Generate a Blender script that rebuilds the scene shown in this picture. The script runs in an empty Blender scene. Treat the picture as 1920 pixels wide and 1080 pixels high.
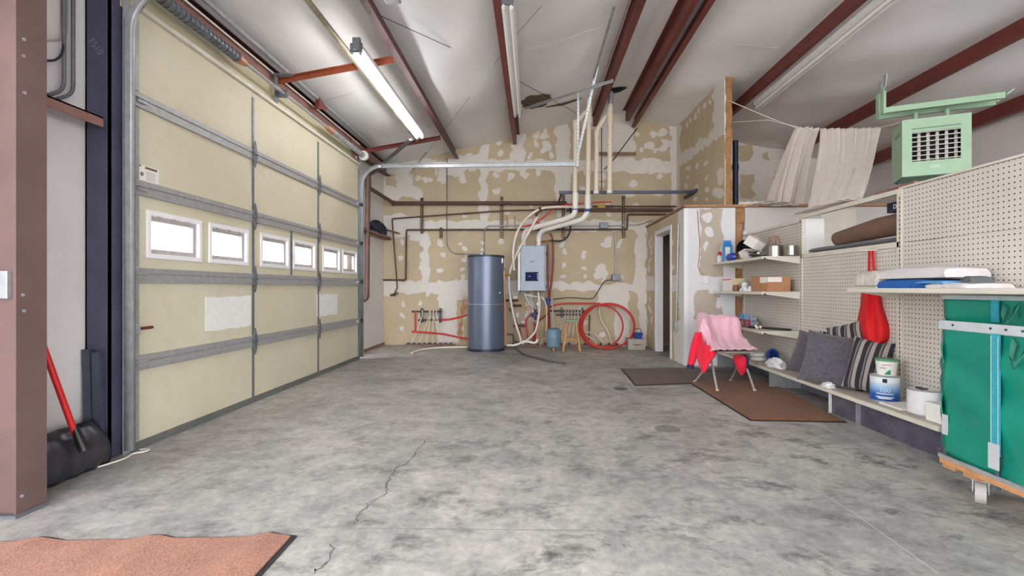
import bpy, math, random
import numpy as np
from mathutils import Vector, Matrix, Euler

# ------------------------------------------------------------------ camera, world, light, exposure
SC = bpy.context.scene
COL = SC.collection
F, H = 914.0, 1.12                       # focal length in 1920-wide pixels, lens height in metres
YAW = math.atan2(40.0, F)
FWD = Vector((-math.sin(YAW), math.cos(YAW), 0)); RGT = Vector((math.cos(YAW), math.sin(YAW), 0)); UP = Vector((0, 0, 1))
CAM = Vector((0, 0, H))
cam = bpy.data.cameras.new('camera'); cam.sensor_width = 36.0; cam.lens = F / 1920 * 36.0; cam.clip_start = 0.02
camo = bpy.data.objects.new('camera', cam); COL.objects.link(camo)
camo.location = CAM; camo.rotation_euler = (math.pi / 2, 0, YAW); SC.camera = camo

W = bpy.data.worlds.new('world'); SC.world = W; W.use_nodes = True
_bg = W.node_tree.nodes['Background']; _bg.inputs[0].default_value = (0.985, 0.99, 1.0, 1); _bg.inputs[1].default_value = 9.0
SC.view_settings.view_transform = 'Standard'; SC.view_settings.look = 'None'; SC.view_settings.gamma = 1.0
SC.view_settings.exposure = 0.2
try: SC.view_settings.use_curve_mapping = False
except Exception: pass
SC.cycles.max_bounces = 12; SC.cycles.diffuse_bounces = 8; SC.cycles.transparent_max_bounces = 12
SC.cycles.sample_clamp_indirect = 6.0; SC.cycles.caustics_reflective = False; SC.cycles.caustics_refractive = False
SC.cycles.use_denoising = True
TUBE_POWER = 20.0

# ------------------------------------------------------------------ helpers
def ray(x, y): return FWD + RGT * ((x - 960) / F) + UP * ((540 - y) / F)
def atY(x, y, Y): d = ray(x, y); return CAM + d * (Y / d.y)
def atX(x, y, X): d = ray(x, y); return CAM + d * (X / d.x)
def atZ(x, y, Z=0.0): d = ray(x, y); return CAM + d * ((Z - H) / d.z)
def proj(P):
    d = Vector(P) - CAM; k = d.dot(FWD)
    return 960 + F * d.dot(RGT) / k, 540 - F * d.z / k
rnd = random.Random(7)

def catmull(pts, k=6, closed=False):
    pts = [Vector(p) for p in pts]; n = len(pts); out = []
    if n < 3 and not closed: return pts
    for i in range(n if closed else n - 1):
        if closed: p0, p1, p2, p3 = pts[i-1], pts[i], pts[(i+1) % n], pts[(i+2) % n]
        else: p0, p1, p2, p3 = pts[max(i-1, 0)], pts[i], pts[i+1], pts[min(i+2, n-1)]
        for j in range(k):
            t = j / k; t2 = t*t; t3 = t2*t
            out.append(0.5*((2*p1) + (p2-p0)*t + (2*p0-5*p1+4*p2-p3)*t2 + (3*p1-p0-3*p2+p3)*t3))
    if not closed: out.append(pts[-1])
    return out
def fillet(pts, rad, k=5):
    pts = [Vector(p) for p in pts]; out = [pts[0]]
    for i in range(1, len(pts)-1):
        a, b, c = pts[i-1], pts[i], pts[i+1]
        u = (a-b); v = (c-b); r = min(rad, u.length*.45, v.length*.45)
        pa = b + u.normalized()*r; pc = b + v.normalized()*r
        for j in range(k+1):
            t = j/k; out.append((1-t)**2*pa + 2*t*(1-t)*b + t*t*pc)
    out.append(pts[-1]); return out

class MB:
    def __init__(s): s.v = []; s.f = []
    def add(s, vs, fs):
        b = len(s.v); s.v += [tuple(v) for v in vs]; s.f += [tuple(i+b for i in f) for f in fs]; return s
    def box(s, x0, x1, y0, y1, z0, z1, M=None):
        if x0 > x1: x0, x1 = x1, x0
        if y0 > y1: y0, y1 = y1, y0
        if z0 > z1: z0, z1 = z1, z0
        vs = [Vector(p) for p in ((x0,y0,z0),(x1,y0,z0),(x1,y1,z0),(x0,y1,z0),(x0,y0,z1),(x1,y0,z1),(x1,y1,z1),(x0,y1,z1))]
        if M is not None: vs = [M @ v for v in vs]
        return s.add(vs, [(0,3,2,1),(4,5,6,7),(0,1,5,4),(1,2,6,5),(2,3,7,6),(3,0,4,7)])
    def bar(s, a, b, w, h, up=(0,0,1)):
        a = Vector(a); b = Vector(b); t = (b-a).normalized(); u = Vector(up)
        if abs(t.dot(u)) > .98: u = Vector((1,0,0))
        sd = t.cross(u).normalized(); u = sd.cross(t).normalized(); vs = []
        for p in (a, b):
            for i, j in ((-1,-1),(1,-1),(1,1),(-1,1)): vs.append(p + sd*(w/2*i) + u*(h/2*j))
        return s.add(vs, [(3,2,1,0),(4,5,6,7),(0,1,5,4),(1,2,6,5),(2,3,7,6),(3,0,4,7)])
    def tube(s, pts, r, n=8, closed=False, caps=True):
        pts = [Vector(p) for p in pts]; m = len(pts); rr = r if isinstance(r, (list, tuple)) else [r]*m
        tg = []
        for i in range(m):
            if closed: t = pts[(i+1) % m] - pts[i-1]
            else: t = pts[min(i+1, m-1)] - pts[max(i-1, 0)]
            tg.append(t.normalized() if t.length > 1e-9 else Vector((0,0,1)))
        u = Vector((0,0,1)) if abs(tg[0].z) < .9 else Vector((1,0,0))
        u = (u - tg[0]*u.dot(tg[0])).normalized(); vs = []; fs = []
        for i in range(m):
            u = (u - tg[i]*u.dot(tg[i])).normalized(); w = tg[i].cross(u)
            for j in range(n):
                a = 2*math.pi*j/n; vs.append(pts[i] + (u*math.cos(a) + w*math.sin(a))*rr[i])
        for i in range(m if closed else m-1):
            k = (i+1) % m
            for j in range(n): fs.append((i*n+j, i*n+(j+1) % n, k*n+(j+1) % n, k*n+j))
        if caps and not closed: fs += [tuple(range(n-1,-1,-1)), tuple((m-1)*n+j for j in range(n))]
        return s.add(vs, fs)
    def cyl(s, a, b, r, r2=None, n=16): return s.tube([a, b], [r, r if r2 is None else r2], n)
    def lathe(s, prof, c=(0,0,0), n=24, M=None):
        c = Vector(c); vs = []; fs = []
        for r, z in prof:
            for j in range(n):
                a = 2*math.pi*j/n; p = Vector((r*math.cos(a), r*math.sin(a), z)); vs.append((M @ p if M is not None else p) + c)
        for i in range(len(prof)-1):
            for j in range(n): fs.append((i*n+j, i*n+(j+1) % n, (i+1)*n+(j+1) % n, (i+1)*n+j))
        fs += [tuple(range(n-1,-1,-1)), tuple((len(prof)-1)*n+j for j in range(n))]
        return s.add(vs, fs)
    def sphere(s, c, r, n=12, sz=1.0):
        k = n//2; return s.lathe([(max(r*math.sin(math.pi*i/k), 1e-4), -r*sz*math.cos(math.pi*i/k)) for i in range(k+1)], c, n)
    def prism(s, poly, a, b):
        """closed outline (list of 3-D points) swept from offset a to offset b"""
        a = Vector(a); b = Vector(b); n = len(poly); P = [Vector(p) for p in poly]
        return s.add([p+a for p in P] + [p+b for p in P], [tuple(range(n-1,-1,-1)), tuple(range(n,2*n))] + [(i,(i+1)%n,n+(i+1)%n,n+i) for i in range(n)])
    def loft(s, rows, closed=False):
        m = len(rows[0]); vs = [p for r in rows for p in r]; fs = []
        for i in range(len(rows)-1):
            for j in range(m if closed else m-1):
                k = (j+1) % m; fs.append((i*m+j, i*m+k, (i+1)*m+k, (i+1)*m+j))
        return s.add(vs, fs)

WM = {}                                                    # world matrix of every object built
def tag(o, label=None, cat=None, group=None, kind=None):
    if label: o['label'] = label
    if cat: o['category'] = cat
    if group: o['group'] = group
    if kind: o['kind'] = kind
    return o
def thing(name, label, cat, loc=(0,0,0), group=None, kind=None):
    o = bpy.data.objects.new(name, None); COL.objects.link(o); o.location = loc; o.empty_display_size = .1
    WM[o.name] = Matrix.Translation(Vector(loc)); return tag(o, label, cat, group, kind)
def link(o, parent, M):
    COL.objects.link(o); M = M if M is not None else Matrix()
    if parent is not None:
        o.parent = parent; o.matrix_parent_inverse = WM[parent.name].inverted()
    o.matrix_basis = M; WM[o.name] = M.copy(); return o
def finish(me, smooth):
    me.validate(); me.update()
    if smooth:
        me.polygons.foreach_set('use_smooth', [True]*len(me.polygons)); me.set_sharp_from_angle(angle=math.radians(smooth))
def mk(name, mb, mat, parent=None, label=None, cat=None, group=None, kind=None, smooth=35, bevel=0, M=None, solid=0, sub=0):
    me = bpy.data.meshes.new(name); me.from_pydata(mb.v, [], mb.f); finish(me, smooth)
    me.materials.append(mat); o = bpy.data.objects.new(name, me); link(o, parent, M)
    if solid: md = o.modifiers.new('thickness', 'SOLIDIFY'); md.thickness = solid; md.offset = 0
    if sub: md = o.modifiers.new('smooth', 'SUBSURF'); md.levels = sub; md.render_levels = sub
    if bevel: md = o.modifiers.new('bevel', 'BEVEL'); md.width = bevel; md.segments = 2; md.limit_method = 'ANGLE'
    return tag(o, label, cat, group, kind)
def share(src, name, parent, M):
    o = src.copy(); o.name = name; link(o, parent, M); return o
def pipe(name, pts, r, mat, parent=None, label=None, cat=None, group=None, n=8, k=0, rad=0, closed=False, kind=None):
    if k: pts = catmull(pts, k, closed)
    elif rad: pts = fillet(pts, rad)
    return mk(name, MB().tube(pts, r, n, closed), mat, parent, label, cat, group, kind, smooth=60)
def text(name, body, size, mat, M, parent, depth=.0006):
    cu = bpy.data.curves.new(name, 'FONT'); cu.body = body; cu.size = size; cu.align_x = 'CENTER'; cu.align_y = 'CENTER'; cu.extrude = depth
    t = bpy.data.objects.new(name, cu); COL.objects.link(t)
    dg = bpy.context.evaluated_depsgraph_get(); me = bpy.data.meshes.new_from_object(t.evaluated_get(dg))
    bpy.data.objects.remove(t); bpy.data.curves.remove(cu); me.materials.clear(); me.materials.append(mat)
    o = bpy.data.objects.new(name, me); return link(o, parent, M)

# ------------------------------------------------------------------ materials
def lin(v): v /= 255.0; return v/12.92 if v <= .04045 else ((v+.055)/1.055)**2.4
def C(r, g, b): return (lin(r), lin(g), lin(b), 1)
def nodes(name):
    m = bpy.data.materials.new(name); m.use_nodes = True; nt = m.node_tree; return m, nt, nt.nodes['Principled BSDF']
def N(nt, typ, **kw):
    n = nt.nodes.new(typ)
    for k, v in kw.items(): setattr(n, k, v)
    return n
def noise(nt, scale, detail=4, rough=.55, coord=None, stretch=None, dist=0):
    if coord is None: coord = N(nt, 'ShaderNodeTexCoord').outputs['Object']
    if stretch:
        mp = N(nt, 'ShaderNodeMapping'); mp.inputs['Scale'].default_value = stretch; nt.links.new(coord, mp.inputs[0]); coord = mp.outputs[0]
    n = N(nt, 'ShaderNodeTexNoise'); n.inputs['Scale'].default_value = scale; n.inputs['Detail'].default_value = detail
    n.inputs['Roughness'].default_value = rough; n.inputs['Distortion'].default_value = dist; nt.links.new(coord, n.inputs['Vector']); return n.outputs['Fac']
def ramp(nt, fac, stops):
    r = N(nt, 'ShaderNodeValToRGB'); el = r.color_ramp.elements
    while len(el) < len(stops): el.new(.5)
    for e, (p, c) in zip(el, stops): e.position = p; e.color = c
    nt.links.new(fac, r.inputs[0]); return r.outputs[0]
def mixc(nt, fac, a, b, mode='MIX'):
    m = N(nt, 'ShaderNodeMix', data_type='RGBA', blend_type=mode)
    for sk, v in ((m.inputs[0], fac), (m.inputs[6], a), (m.inputs[7], b)):
        if hasattr(v, 'is_linked'): nt.links.new(v, sk)
        else: sk.default_value = v
    return m.outputs[2]
def math_(nt, op, a, b=None, clamp=False):
    m = N(nt, 'ShaderNodeMath', operation=op, use_clamp=clamp)
    for sk, v in ((m.inputs[0], a), (m.inputs[1], b)):
        if v is None: continue
        if hasattr(v, 'is_linked'): nt.links.new(v, sk)
        else: sk.default_value = v
    return m.outputs[0]
def bumpn(nt, p, h, strength=.3, dist=.01):
    b = N(nt, 'ShaderNodeBump'); b.inputs['Strength'].default_value = strength; b.inputs['Distance'].default_value = dist
    nt.links.new(h, b.inputs['Height']); nt.links.new(b.outputs[0], p.inputs['Normal'])
def mul(c, k): return (min(c[0]*k, 1), min(c[1]*k, 1), min(c[2]*k, 1), 1)
def mat(name, col, rough=.6, metal=0.0, var=.15, scale=6.0, bump=0.0, bscale=60.0, bd=.004, stretch=None, sheen=0, coat=0, spec=None):
    m, nt, p = nodes(name)
    f = noise(nt, scale, 5, .6, stretch=stretch)
    c = ramp(nt, f, [(.3, mul(col, 1-var)), (.7, mul(col, 1+var))]); nt.links.new(c, p.inputs['Base Color'])
    p.inputs['Roughness'].default_value = rough; p.inputs['Metallic'].default_value = metal
    if sheen: p.inputs['Sheen Weight'].default_value = sheen
    if coat: p.inputs['Coat Weight'].default_value = coat
    if spec is not None: p.inputs['Specular IOR Level'].default_value = spec
    if bump: bumpn(nt, p, noise(nt, bscale, 3), bump, bd)
    return m
def emis(name, col, s):
    m, nt, p = nodes(name); p.inputs['Base Color'].default_value = col; p.inputs['Emission Color'].default_value = col; p.inputs['Emission Strength'].default_value = s; return m

M_ = {}
M_['red_steel'] = mat('red oxide steel', C(112,50,44), .5, .0, .2, 3, .1, 80)
M_['red_dark'] = mat('dark oxide steel', C(96,56,64), .5, .0, .2, 3, .1, 80)
M_['col_red'] = mat('plum red steel', C(106,84,82), .42, .0, .15, 3, .08, 60)
M_['blue_steel'] = mat('navy steel', C(72,71,94), .5, .0, .22, 4, .1, 70)
M_['girt'] = mat('brown primer steel', C(138,100,92), .55, 0, .18, 5)
M_['galv'] = mat('galvanised steel', C(178,182,186), .38, .55, .16, 14)
M_['galv_dark'] = mat('dull zinc', C(118,122,130), .45, .5, .2, 14)
M_['galv_strut'] = mat('galvanised strut', C(168,168,170), .45, .35, .14, 22, .05, 90)
M_['white_metal'] = mat('white enamel', C(226,226,226), .35, 0, .04, 8)
M_['cream'] = mat('cream enamel', C(212,207,194), .45, 0, .06, 6)
M_['black_iron'] = mat('black iron pipe', C(86,66,58), .5, .2, .3, 9)
M_['brown_pipe'] = mat('brown pipe', C(90,64,56), .5, .1, .22, 7)
M_['steel_dark'] = mat('blue dark steel', C(72,78,94), .45, .3, .2, 8)
M_['copper'] = mat('copper', C(190,140,118), .4, .4, .2, 15)
M_['brass'] = mat('brass', C(176,140,80), .35, .7, .2, 15)
M_['pvc'] = mat('cream pvc', C(228,216,198), .4, 0, .06, 5)
M_['pvc_white'] = mat('white pvc', C(232,230,226), .38, 0, .05, 5)
M_['pex_white'] = mat('white pex', C(228,220,206), .4, 0, .06, 8)
M_['pex_red'] = mat('red pex', C(200,44,40), .35, 0, .12, 8)
M_['pex_dred'] = mat('dark red hose', C(140,36,40), .4, 0, .15, 8)
M_['black_rub'] = mat('black rubber', C(38,38,44), .55, 0, .25, 12)
M_['grey_rub'] = mat('grey hose', C(96,94,94), .55, 0, .25, 12)
M_['blue_plast'] = mat('blue plastic', C(42,74,150), .4, 0, .15, 12)
M_['tank'] = mat('blue grey enamel', C(104,114,136), .32, .35, .05, 3)
M_['tank_dk'] = mat('tank trim', C(36,44,66), .4, 0, .15, 8)
M_['boiler'] = mat('boiler grey', C(148,158,174), .4, .1, .05, 4)
M_['exp'] = mat('expansion tank blue', C(106,134,152), .4, 0, .1, 10)
M_['yellow_wood'] = mat('varnished pine', C(196,152,92), .45, 0, .2, 10, stretch=(1,1,.15))
M_['green_seat'] = mat('worn green paint', C(150,176,150), .55, 0, .2, 18)
M_['osb'] = mat('raw wood edge', C(160,120,80), .75, 0, .3, 22, .4, 60)
M_['stud'] = mat('raw stud', C(176,132,98), .75, 0, .2, 8, stretch=(4,4,.4))
M_['dark'] = mat('dark void', C(30,28,28), .9, 0, .3, 9)
M_['knob_black'] = mat('black plastic', C(26,26,30), .45, 0, .2, 9)
M_['paper'] = mat('white paper', C(232,230,226), .7, 0, .04, 12)
M_['card'] = mat('cardboard', C(176,128,92), .75, 0, .1, 12)
M_['card_grey'] = mat('plain grey carton', C(178,170,160), .75, 0, .08, 12)
M_['grey_wall'] = mat('bare gypsum paper', C(196,192,190), .8, 0, .04, 4)
M_['white_wall'] = mat('white liner panel', C(226,222,222), .7, 0, .05, 2.5, .15, 160)
M_['trimwhite'] = mat('white trim paint', C(232,232,236), .45, 0, .04, 4)
M_['navy'] = mat('navy cloth', C(34,38,62), .8, 0, .3, 20)
M_['red_cloth'] = mat('red fleece', C(226,22,58), .85, 0, .08, 30, .3, 200, sheen=.15)
M_['red_apron'] = mat('red apron cotton', C(214,20,28), .8, 0, .08, 20, .2, 200)
M_['pink'] = mat('pink fleece', C(226,178,194), .9, 0, .07, 22, .5, 120, sheen=.3)
M_['sheet'] = mat('pale cotton sheet', C(222,214,208), .85, 0, .05, 9)
M_['heater'] = mat('mint enamel', C(136,166,138), .45, 0, .09, 6)
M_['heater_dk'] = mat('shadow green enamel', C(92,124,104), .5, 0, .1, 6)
M_['green_vinyl'] = mat('green vinyl', C(10,128,108), .32, 0, .09, 4, .25, 7, .02)
M_['teal_strap'] = mat('teal webbing', C(44,150,166), .6, 0, .12, 40)
M_['grey_tape'] = mat('grey vinyl tape', C(178,184,188), .5, 0, .07, 14)
M_['wood_cart'] = mat('pine slat', C(186,136,92), .65, 0, .2, 9)
M_['caster'] = mat('grey caster rubber', C(176,172,168), .6, 0, .15, 20)
M_['grey_pillow'] = mat('charcoal chenille', C(86,83,92), .95, 0, .3, 35, .6, 150, sheen=.3)
M_['stainless'] = mat('stainless', C(150,147,143), .28, .85, .06, 9)
M_['plastic_clear'] = mat('cloudy plastic', C(222,224,228), .25, 0, .08, 18)
M_['blue_towel'] = mat('blue towel', C(36,92,168), .95, 0, .15, 40, .5, 180)
M_['white_towel'] = mat('white towel', C(208,204,206), .95, 0, .05, 30, .5, 180)
M_['grey_cloth'] = mat('grey cloth', C(196,188,180), .9, 0, .12, 20, .3, 90)
M_['sky_pack'] = mat('sky blue pack', C(70,160,224), .5, 0, .15, 9)
M_['kick'] = None
M_['wfr'] = mat('weathered frame', C(178,170,170), .6, 0, .12, 20)
M_['chan'] = mat('dark slotted channel', C(58,48,44), .5, .2, .2, 10)
M_['tan_header'] = mat('tan header board', C(196,188,158), .6, 0, .06, 3)
M_['rope'] = mat('cotton rope', C(220,214,204), .8, 0, .1, 30)
M_['wire'] = mat('dark cable', C(58,58,64), .6, 0, .1, 30)
M_['orange_steel'] = mat('orange angle iron', C(140,70,44), .55, 0, .2, 6)
M_['gasket'] = mat('grey seal', C(108,110,108), .55, .2, .15, 10)
M_['foam'] = mat('white foam patch', C(228,228,226), .85, 0, .04, 20, .3, 80)
M_['shovel'] = mat('black scoop steel', C(60,60,66), .3, .35, .25, 6)
M_['shaft_red'] = mat('red enamel shaft', C(206,34,36), .4, 0, .1, 8)

def door_panel_mat():
    m, nt, p = nodes('cream door skin')
    big = noise(nt, 1.1, 3); fine = noise(nt, 9, 5, .6)
    c = ramp(nt, big, [(.3, C(200,193,168)), (.7, C(210,204,182))])
    c = mixc(nt, math_(nt, 'MULTIPLY', ramp(nt, fine, [(.55, (0,0,0,1)), (.8, (1,1,1,1))]), .35), c, C(182,173,146))
    nt.links.new(c, p.inputs['Base Color']); p.inputs['Roughness'].default_value = .55
    bumpn(nt, p, noise(nt, 2.5, 2), .25, .03); return m
M_['door_skin'] = door_panel_mat()

def concrete_mat():
    m, nt, p = nodes('worn concrete')
    tc = N(nt, 'ShaderNodeTexCoord').outputs['Object']
    a = noise(nt, .7, 7, .66, tc, dist=.25); b = noise(nt, 5.5, 10, .74, tc, (1,.85,1), .2); d = noise(nt, 22, 6, .65, tc)
    e = noise(nt, 3.2, 10, .76, tc, (.9,1.2,1), .3)
    c = ramp(nt, b, [(.30, C(148,147,146)), (.5, C(178,177,175)), (.68, C(196,195,193))])
    c = mixc(nt, .75, c, ramp(nt, a, [(.32, C(124,124,124)), (.6, C(190,189,187))]), 'OVERLAY')
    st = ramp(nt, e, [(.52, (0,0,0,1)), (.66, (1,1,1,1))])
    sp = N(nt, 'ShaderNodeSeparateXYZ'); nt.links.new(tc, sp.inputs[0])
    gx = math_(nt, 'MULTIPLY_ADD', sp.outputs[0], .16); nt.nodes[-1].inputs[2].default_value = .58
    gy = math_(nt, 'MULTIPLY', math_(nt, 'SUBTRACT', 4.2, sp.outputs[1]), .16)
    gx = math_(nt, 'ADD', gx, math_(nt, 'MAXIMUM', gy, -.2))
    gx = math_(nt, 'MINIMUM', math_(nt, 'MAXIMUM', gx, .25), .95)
    c = mixc(nt, math_(nt, 'MULTIPLY', st, gx), c, C(74,72,71))                       # dark stains, heavier to the right and towards the camera
    c = mixc(nt, .18, c, ramp(nt, d, [(.35, C(60,60,60)), (.65, C(235,235,235))]), 'OVERLAY')
    nt.links.new(c, p.inputs['Base Color'])
    nt.links.new(ramp(nt, b, [(.3, (.62,.62,.62,1)), (.7, (.42,.42,.42,1))]), p.inputs['Roughness'])
    p.inputs['Specular IOR Level'].default_value = .35
    bumpn(nt, p, d, .08, .01); return m
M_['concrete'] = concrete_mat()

def drywall_mat(name, paper, mud=C(226,222,216)):
    m, nt, p = nodes(name)
    at = N(nt, 'ShaderNodeAttribute', attribute_name='mud').outputs['Fac']
    n1 = noise(nt, 11, 6, .7); n2 = noise(nt, 3, 4)
    v = math_(nt, 'ADD', at, math_(nt, 'MULTIPLY', math_(nt, 'SUBTRACT', n1, .5), 2.1))
    fac = ramp(nt, v, [(.46, (0,0,0,1)), (.56, (1,1,1,1))])
    pc = ramp(nt, n2, [(.3, mul(paper, .93)), (.7, mul(paper, 1.06))]); mc = ramp(nt, n1, [(.3, mul(mud, .93)), (.7, mud)])
    ru = N(nt, 'ShaderNodeAttribute', attribute_name='rust').outputs['Fac']; n3 = noise(nt, 7, 5, .6, stretch=(1.6,1,.5))
    rf = math_(nt, 'MULTIPLY', ru, ramp(nt, n3, [(.42, (0,0,0,1)), (.6, (.8,.8,.8,1))]))
    nt.links.new(mixc(nt, rf, mixc(nt, fac, pc, mc), C(170,112,72)), p.inputs['Base Color']); p.inputs['Roughness'].default_value = .85
    bumpn(nt, p, math_(nt, 'ADD', math_(nt, 'MULTIPLY', n1, .15), fac), .12, .003); return m
M_['drywall'] = drywall_mat('taped drywall', C(196,180,153))
M_['drywall_grey'] = drywall_mat('taped grey drywall', C(188,176,160), C(226,226,230))

def pegboard_mat():
    m, nt, p = nodes('cream pegboard')
    tc = N(nt, 'ShaderNodeTexCoord').outputs['Object']; sp = N(nt, 'ShaderNodeSeparateXYZ'); nt.links.new(tc, sp.inputs[0]); ds = []
    for i in (1, 2):
        q = math_(nt, 'SUBTRACT', math_(nt, 'FRACT', math_(nt, 'MULTIPLY', sp.outputs[i], 1/.036)), .5); ds.append(math_(nt, 'MULTIPLY', q, q))
    d = math_(nt, 'SQRT', math_(nt, 'ADD', ds[0], ds[1]))
    hole = ramp(nt, d, [(.125, (1,1,1,1)), (.155, (0,0,0,1))])
    base = ramp(nt, noise(nt, 2.2, 4), [(.3, C(198,192,184)), (.7, C(210,205,198))])
    nt.links.new(mixc(nt, hole, base, C(34,30,28)), p.inputs['Base Color']); p.inputs['Roughness'].default_value = .55
    inv = math_(nt, 'SUBTRACT', 1.0, hole); bumpn(nt, p, inv, .5, .004); return m
M_['peg'] = pegboard_mat()

def insulation_mat():
    m, nt, p = nodes('white vinyl insulation')
    c = ramp(nt, noise(nt, 1.2, 5), [(.3, C(230,230,232)), (.7, C(240,240,242))])
    nt.links.new(c, p.inputs['Base Color']); p.inputs['Roughness'].default_value = .5
    h = math_(nt, 'ADD', noise(nt, 1.6, 4, .6, stretch=(1,.35,1)), math_(nt, 'MULTIPLY', noise(nt, 90, 2), .05)); bumpn(nt, p, h, .35, .05); return m
M_['insul'] = insulation_mat()

def carpet(name, a, b, sc=160):
    m, nt, p = nodes(name)
    f = noise(nt, sc, 4, .7); g = noise(nt, 5, 4)
    c = ramp(nt, f, [(.34, a), (.62, b)]); c = mixc(nt, .25, c, ramp(nt, g, [(.3, mul(a, .9)), (.7, mul(b, 1.1))]))
    nt.links.new(c, p.inputs['Base Color']); p.inputs['Roughness'].default_value = .95; p.inputs['Sheen Weight'].default_value = .2
    bumpn(nt, p, f, .9, .012); return m
M_['mat_brown'] = carpet('dark brown mat pile', C(54,36,30), C(112,80,68))
M_['mat_coir'] = carpet('coir brown mat pile', C(64,34,12), C(160,94,36))
M_['mat_rust'] = carpet('rust mat pile', C(104,62,46), C(188,128,102), 120)
M_['roll_brown'] = carpet('rolled brown pile', C(70,44,26), C(146,98,62))
M_['roll_grey'] = carpet('rolled grey felt', C(92,92,98), C(132,132,138))

def glass_mat():
    m, nt, p = nodes('clear pane'); out = nt.nodes['Material Output']; nt.nodes.remove(p)
    t = N(nt, 'ShaderNodeBsdfTransparent'); g = N(nt, 'ShaderNodeBsdfGlossy'); g.inputs['Roughness'].default_value = .03
    f = N(nt, 'ShaderNodeValue'); f.outputs[0].default_value = .06; mx = N(nt, 'ShaderNodeMixShader')
    dirt = ramp(nt, noise(nt, 12, 5), [(.4, (.93,.94,.95,1)), (.7, (.82,.83,.85,1))]); nt.links.new(dirt, t.inputs[0])
    nt.links.new(f.outputs[0], mx.inputs[0]); nt.links.new(t.outputs[0], mx.inputs[1]); nt.links.new(g.outputs[0], mx.inputs[2]); nt.links.new(mx.outputs[0], out.inputs[0]); return m
M_['glass'] = glass_mat()

def stripes_mat():
    m, nt, p = nodes('grey striped weave')
    tc = N(nt, 'ShaderNodeTexCoord').outputs['Object']; sp = N(nt, 'ShaderNodeSeparateXYZ'); nt.links.new(tc, sp.inputs[0])
    q = math_(nt, 'FRACT', math_(nt, 'MULTIPLY', math_(nt, 'ADD', sp.outputs[0], 2.0), 1/.085))
    r = N(nt, 'ShaderNodeValToRGB'); r.color_ramp.interpolation = 'CONSTANT'; el = r.color_ramp.elements
    for _ in range(2): el.new(.5)
    for e, (ps, c) in zip(el, [(0, C(46,44,48)), (.40, C(118,114,120)), (.55, C(50,48,52)), (.66, C(158,150,146))]): e.position = ps; e.color = c
    nt.links.new(q, r.inputs[0]); f = noise(nt, 90, 3)
    nt.links.new(mixc(nt, .25, r.outputs[0], f, 'OVERLAY'), p.inputs['Base Color']); p.inputs['Roughness'].default_value = .95
    bumpn(nt, p, f, .5, .004); return m
M_['stripes'] = stripes_mat()

def kick_mat():
    m, nt, p = nodes('scuffed plum laminate')
    sp = ramp(nt, noise(nt, 90, 3, .6), [(.62, (0,0,0,1)), (.68, (1,1,1,1))]); wh = ramp(nt, noise(nt, 2.2, 3), [(.5, (0,0,0,1)), (.62, (1,1,1,1))])
    base = ramp(nt, noise(nt, 7, 5), [(.3, C(66,62,76)), (.7, C(96,92,106))])
    nt.links.new(mixc(nt, math_(nt, 'MULTIPLY', sp, wh), base, C(214,216,222)), p.inputs['Base Color']); p.inputs['Roughness'].default_value = .5; return m
M_['kick'] = kick_mat()

def wear_wood(name, col):
    m, nt, p = nodes(name)
    w = noise(nt, 3, 6, .65, stretch=(1,.3,1)); nt.links.new(ramp(nt, w, [(.3, mul(col, .82)), (.7, mul(col, 1.1))]), p.inputs['Base Color']); p.inputs['Roughness'].default_value = .6; return m
M_['shelf_top'] = wear_wood('worn beige deck', C(196,184,172))
# ------------------------------------------------------------------ the shell
XL, XR, YB, YF = -2.95, 6.12, 9.5, -6.0          # wall planes
XD = -2.743                                      # inner face of the overhead door
YP, XP, XU, ZP = 7.15, 2.18, 2.75, 2.29          # small room: front wall, side wall, upper side wall, deck height
RIDGE, ZRIDGE = 1.5, 4.52
def zr(X): return ZRIDGE - (.222*(RIDGE-X) if X < RIDGE else .232*(X-RIDGE))
PURLINS = [-2.86, -1.52, -.33, 1.16, 1.74, 1.95, 3.235, 4.77, 5.97]

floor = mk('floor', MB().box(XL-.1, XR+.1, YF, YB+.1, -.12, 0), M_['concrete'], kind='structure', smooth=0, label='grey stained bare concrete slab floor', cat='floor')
mk('ground', MB().box(-40, 40, -40, 40, -.3, -.14), mat('pale gravel yard', C(198,196,192), .9, 0, .1, .6), kind='structure', smooth=0, label='pale gravel yard outside the building', cat='ground')
def ribbon(pts, w, z=.0012):
    pts = [Vector((p.x, p.y, z)) for p in pts]; rows = []
    for i, p in enumerate(pts):
        t = (pts[min(i+1, len(pts)-1)] - pts[max(i-1, 0)]).normalized(); s = Vector((-t.y, t.x, 0)); ww = w*(.5+rnd.random())
        rows.append([p + s*ww/2, p - s*ww/2])
    return MB().loft(rows)
M_['crack'] = mat('crack dirt', C(104,102,100), .9); M_['joint'] = mat('saw cut', C(184,182,178), .9)
def jitter(px, k=7, a=.014):
    P = [atZ(x, y) for x, y in px]; out = []
    for i in range(len(P)-1):
        for j in range(k): q = P[i].lerp(P[i+1], j/k); out.append(q + Vector((rnd.uniform(-a, a), rnd.uniform(-a, a), 0)))
    return out + [P[-1]]
mk('crack', ribbon(jitter([(798,826),(775,858),(742,880),(722,914),(728,922),(690,945),(672,972),(664,985)]), .007), M_['crack'], floor)
mk('crack', ribbon(jitter([(775,850),(840,838),(880,825)]), .004), M_['crack'], floor)
mk('crack', ribbon(jitter([(624,1018),(615,1050),(604,1062),(585,1076)], 5), .005), M_['crack'], floor)
mk('crack', ribbon(jitter([(985,830),(1005,836),(1022,848)], 5), .004), M_['crack'], floor)
mk('control_joint', ribbon([atZ(1300,770), atZ(1420,850), atZ(1600,962), atZ(1760,1076)], .005), M_['joint'], floor)
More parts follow.
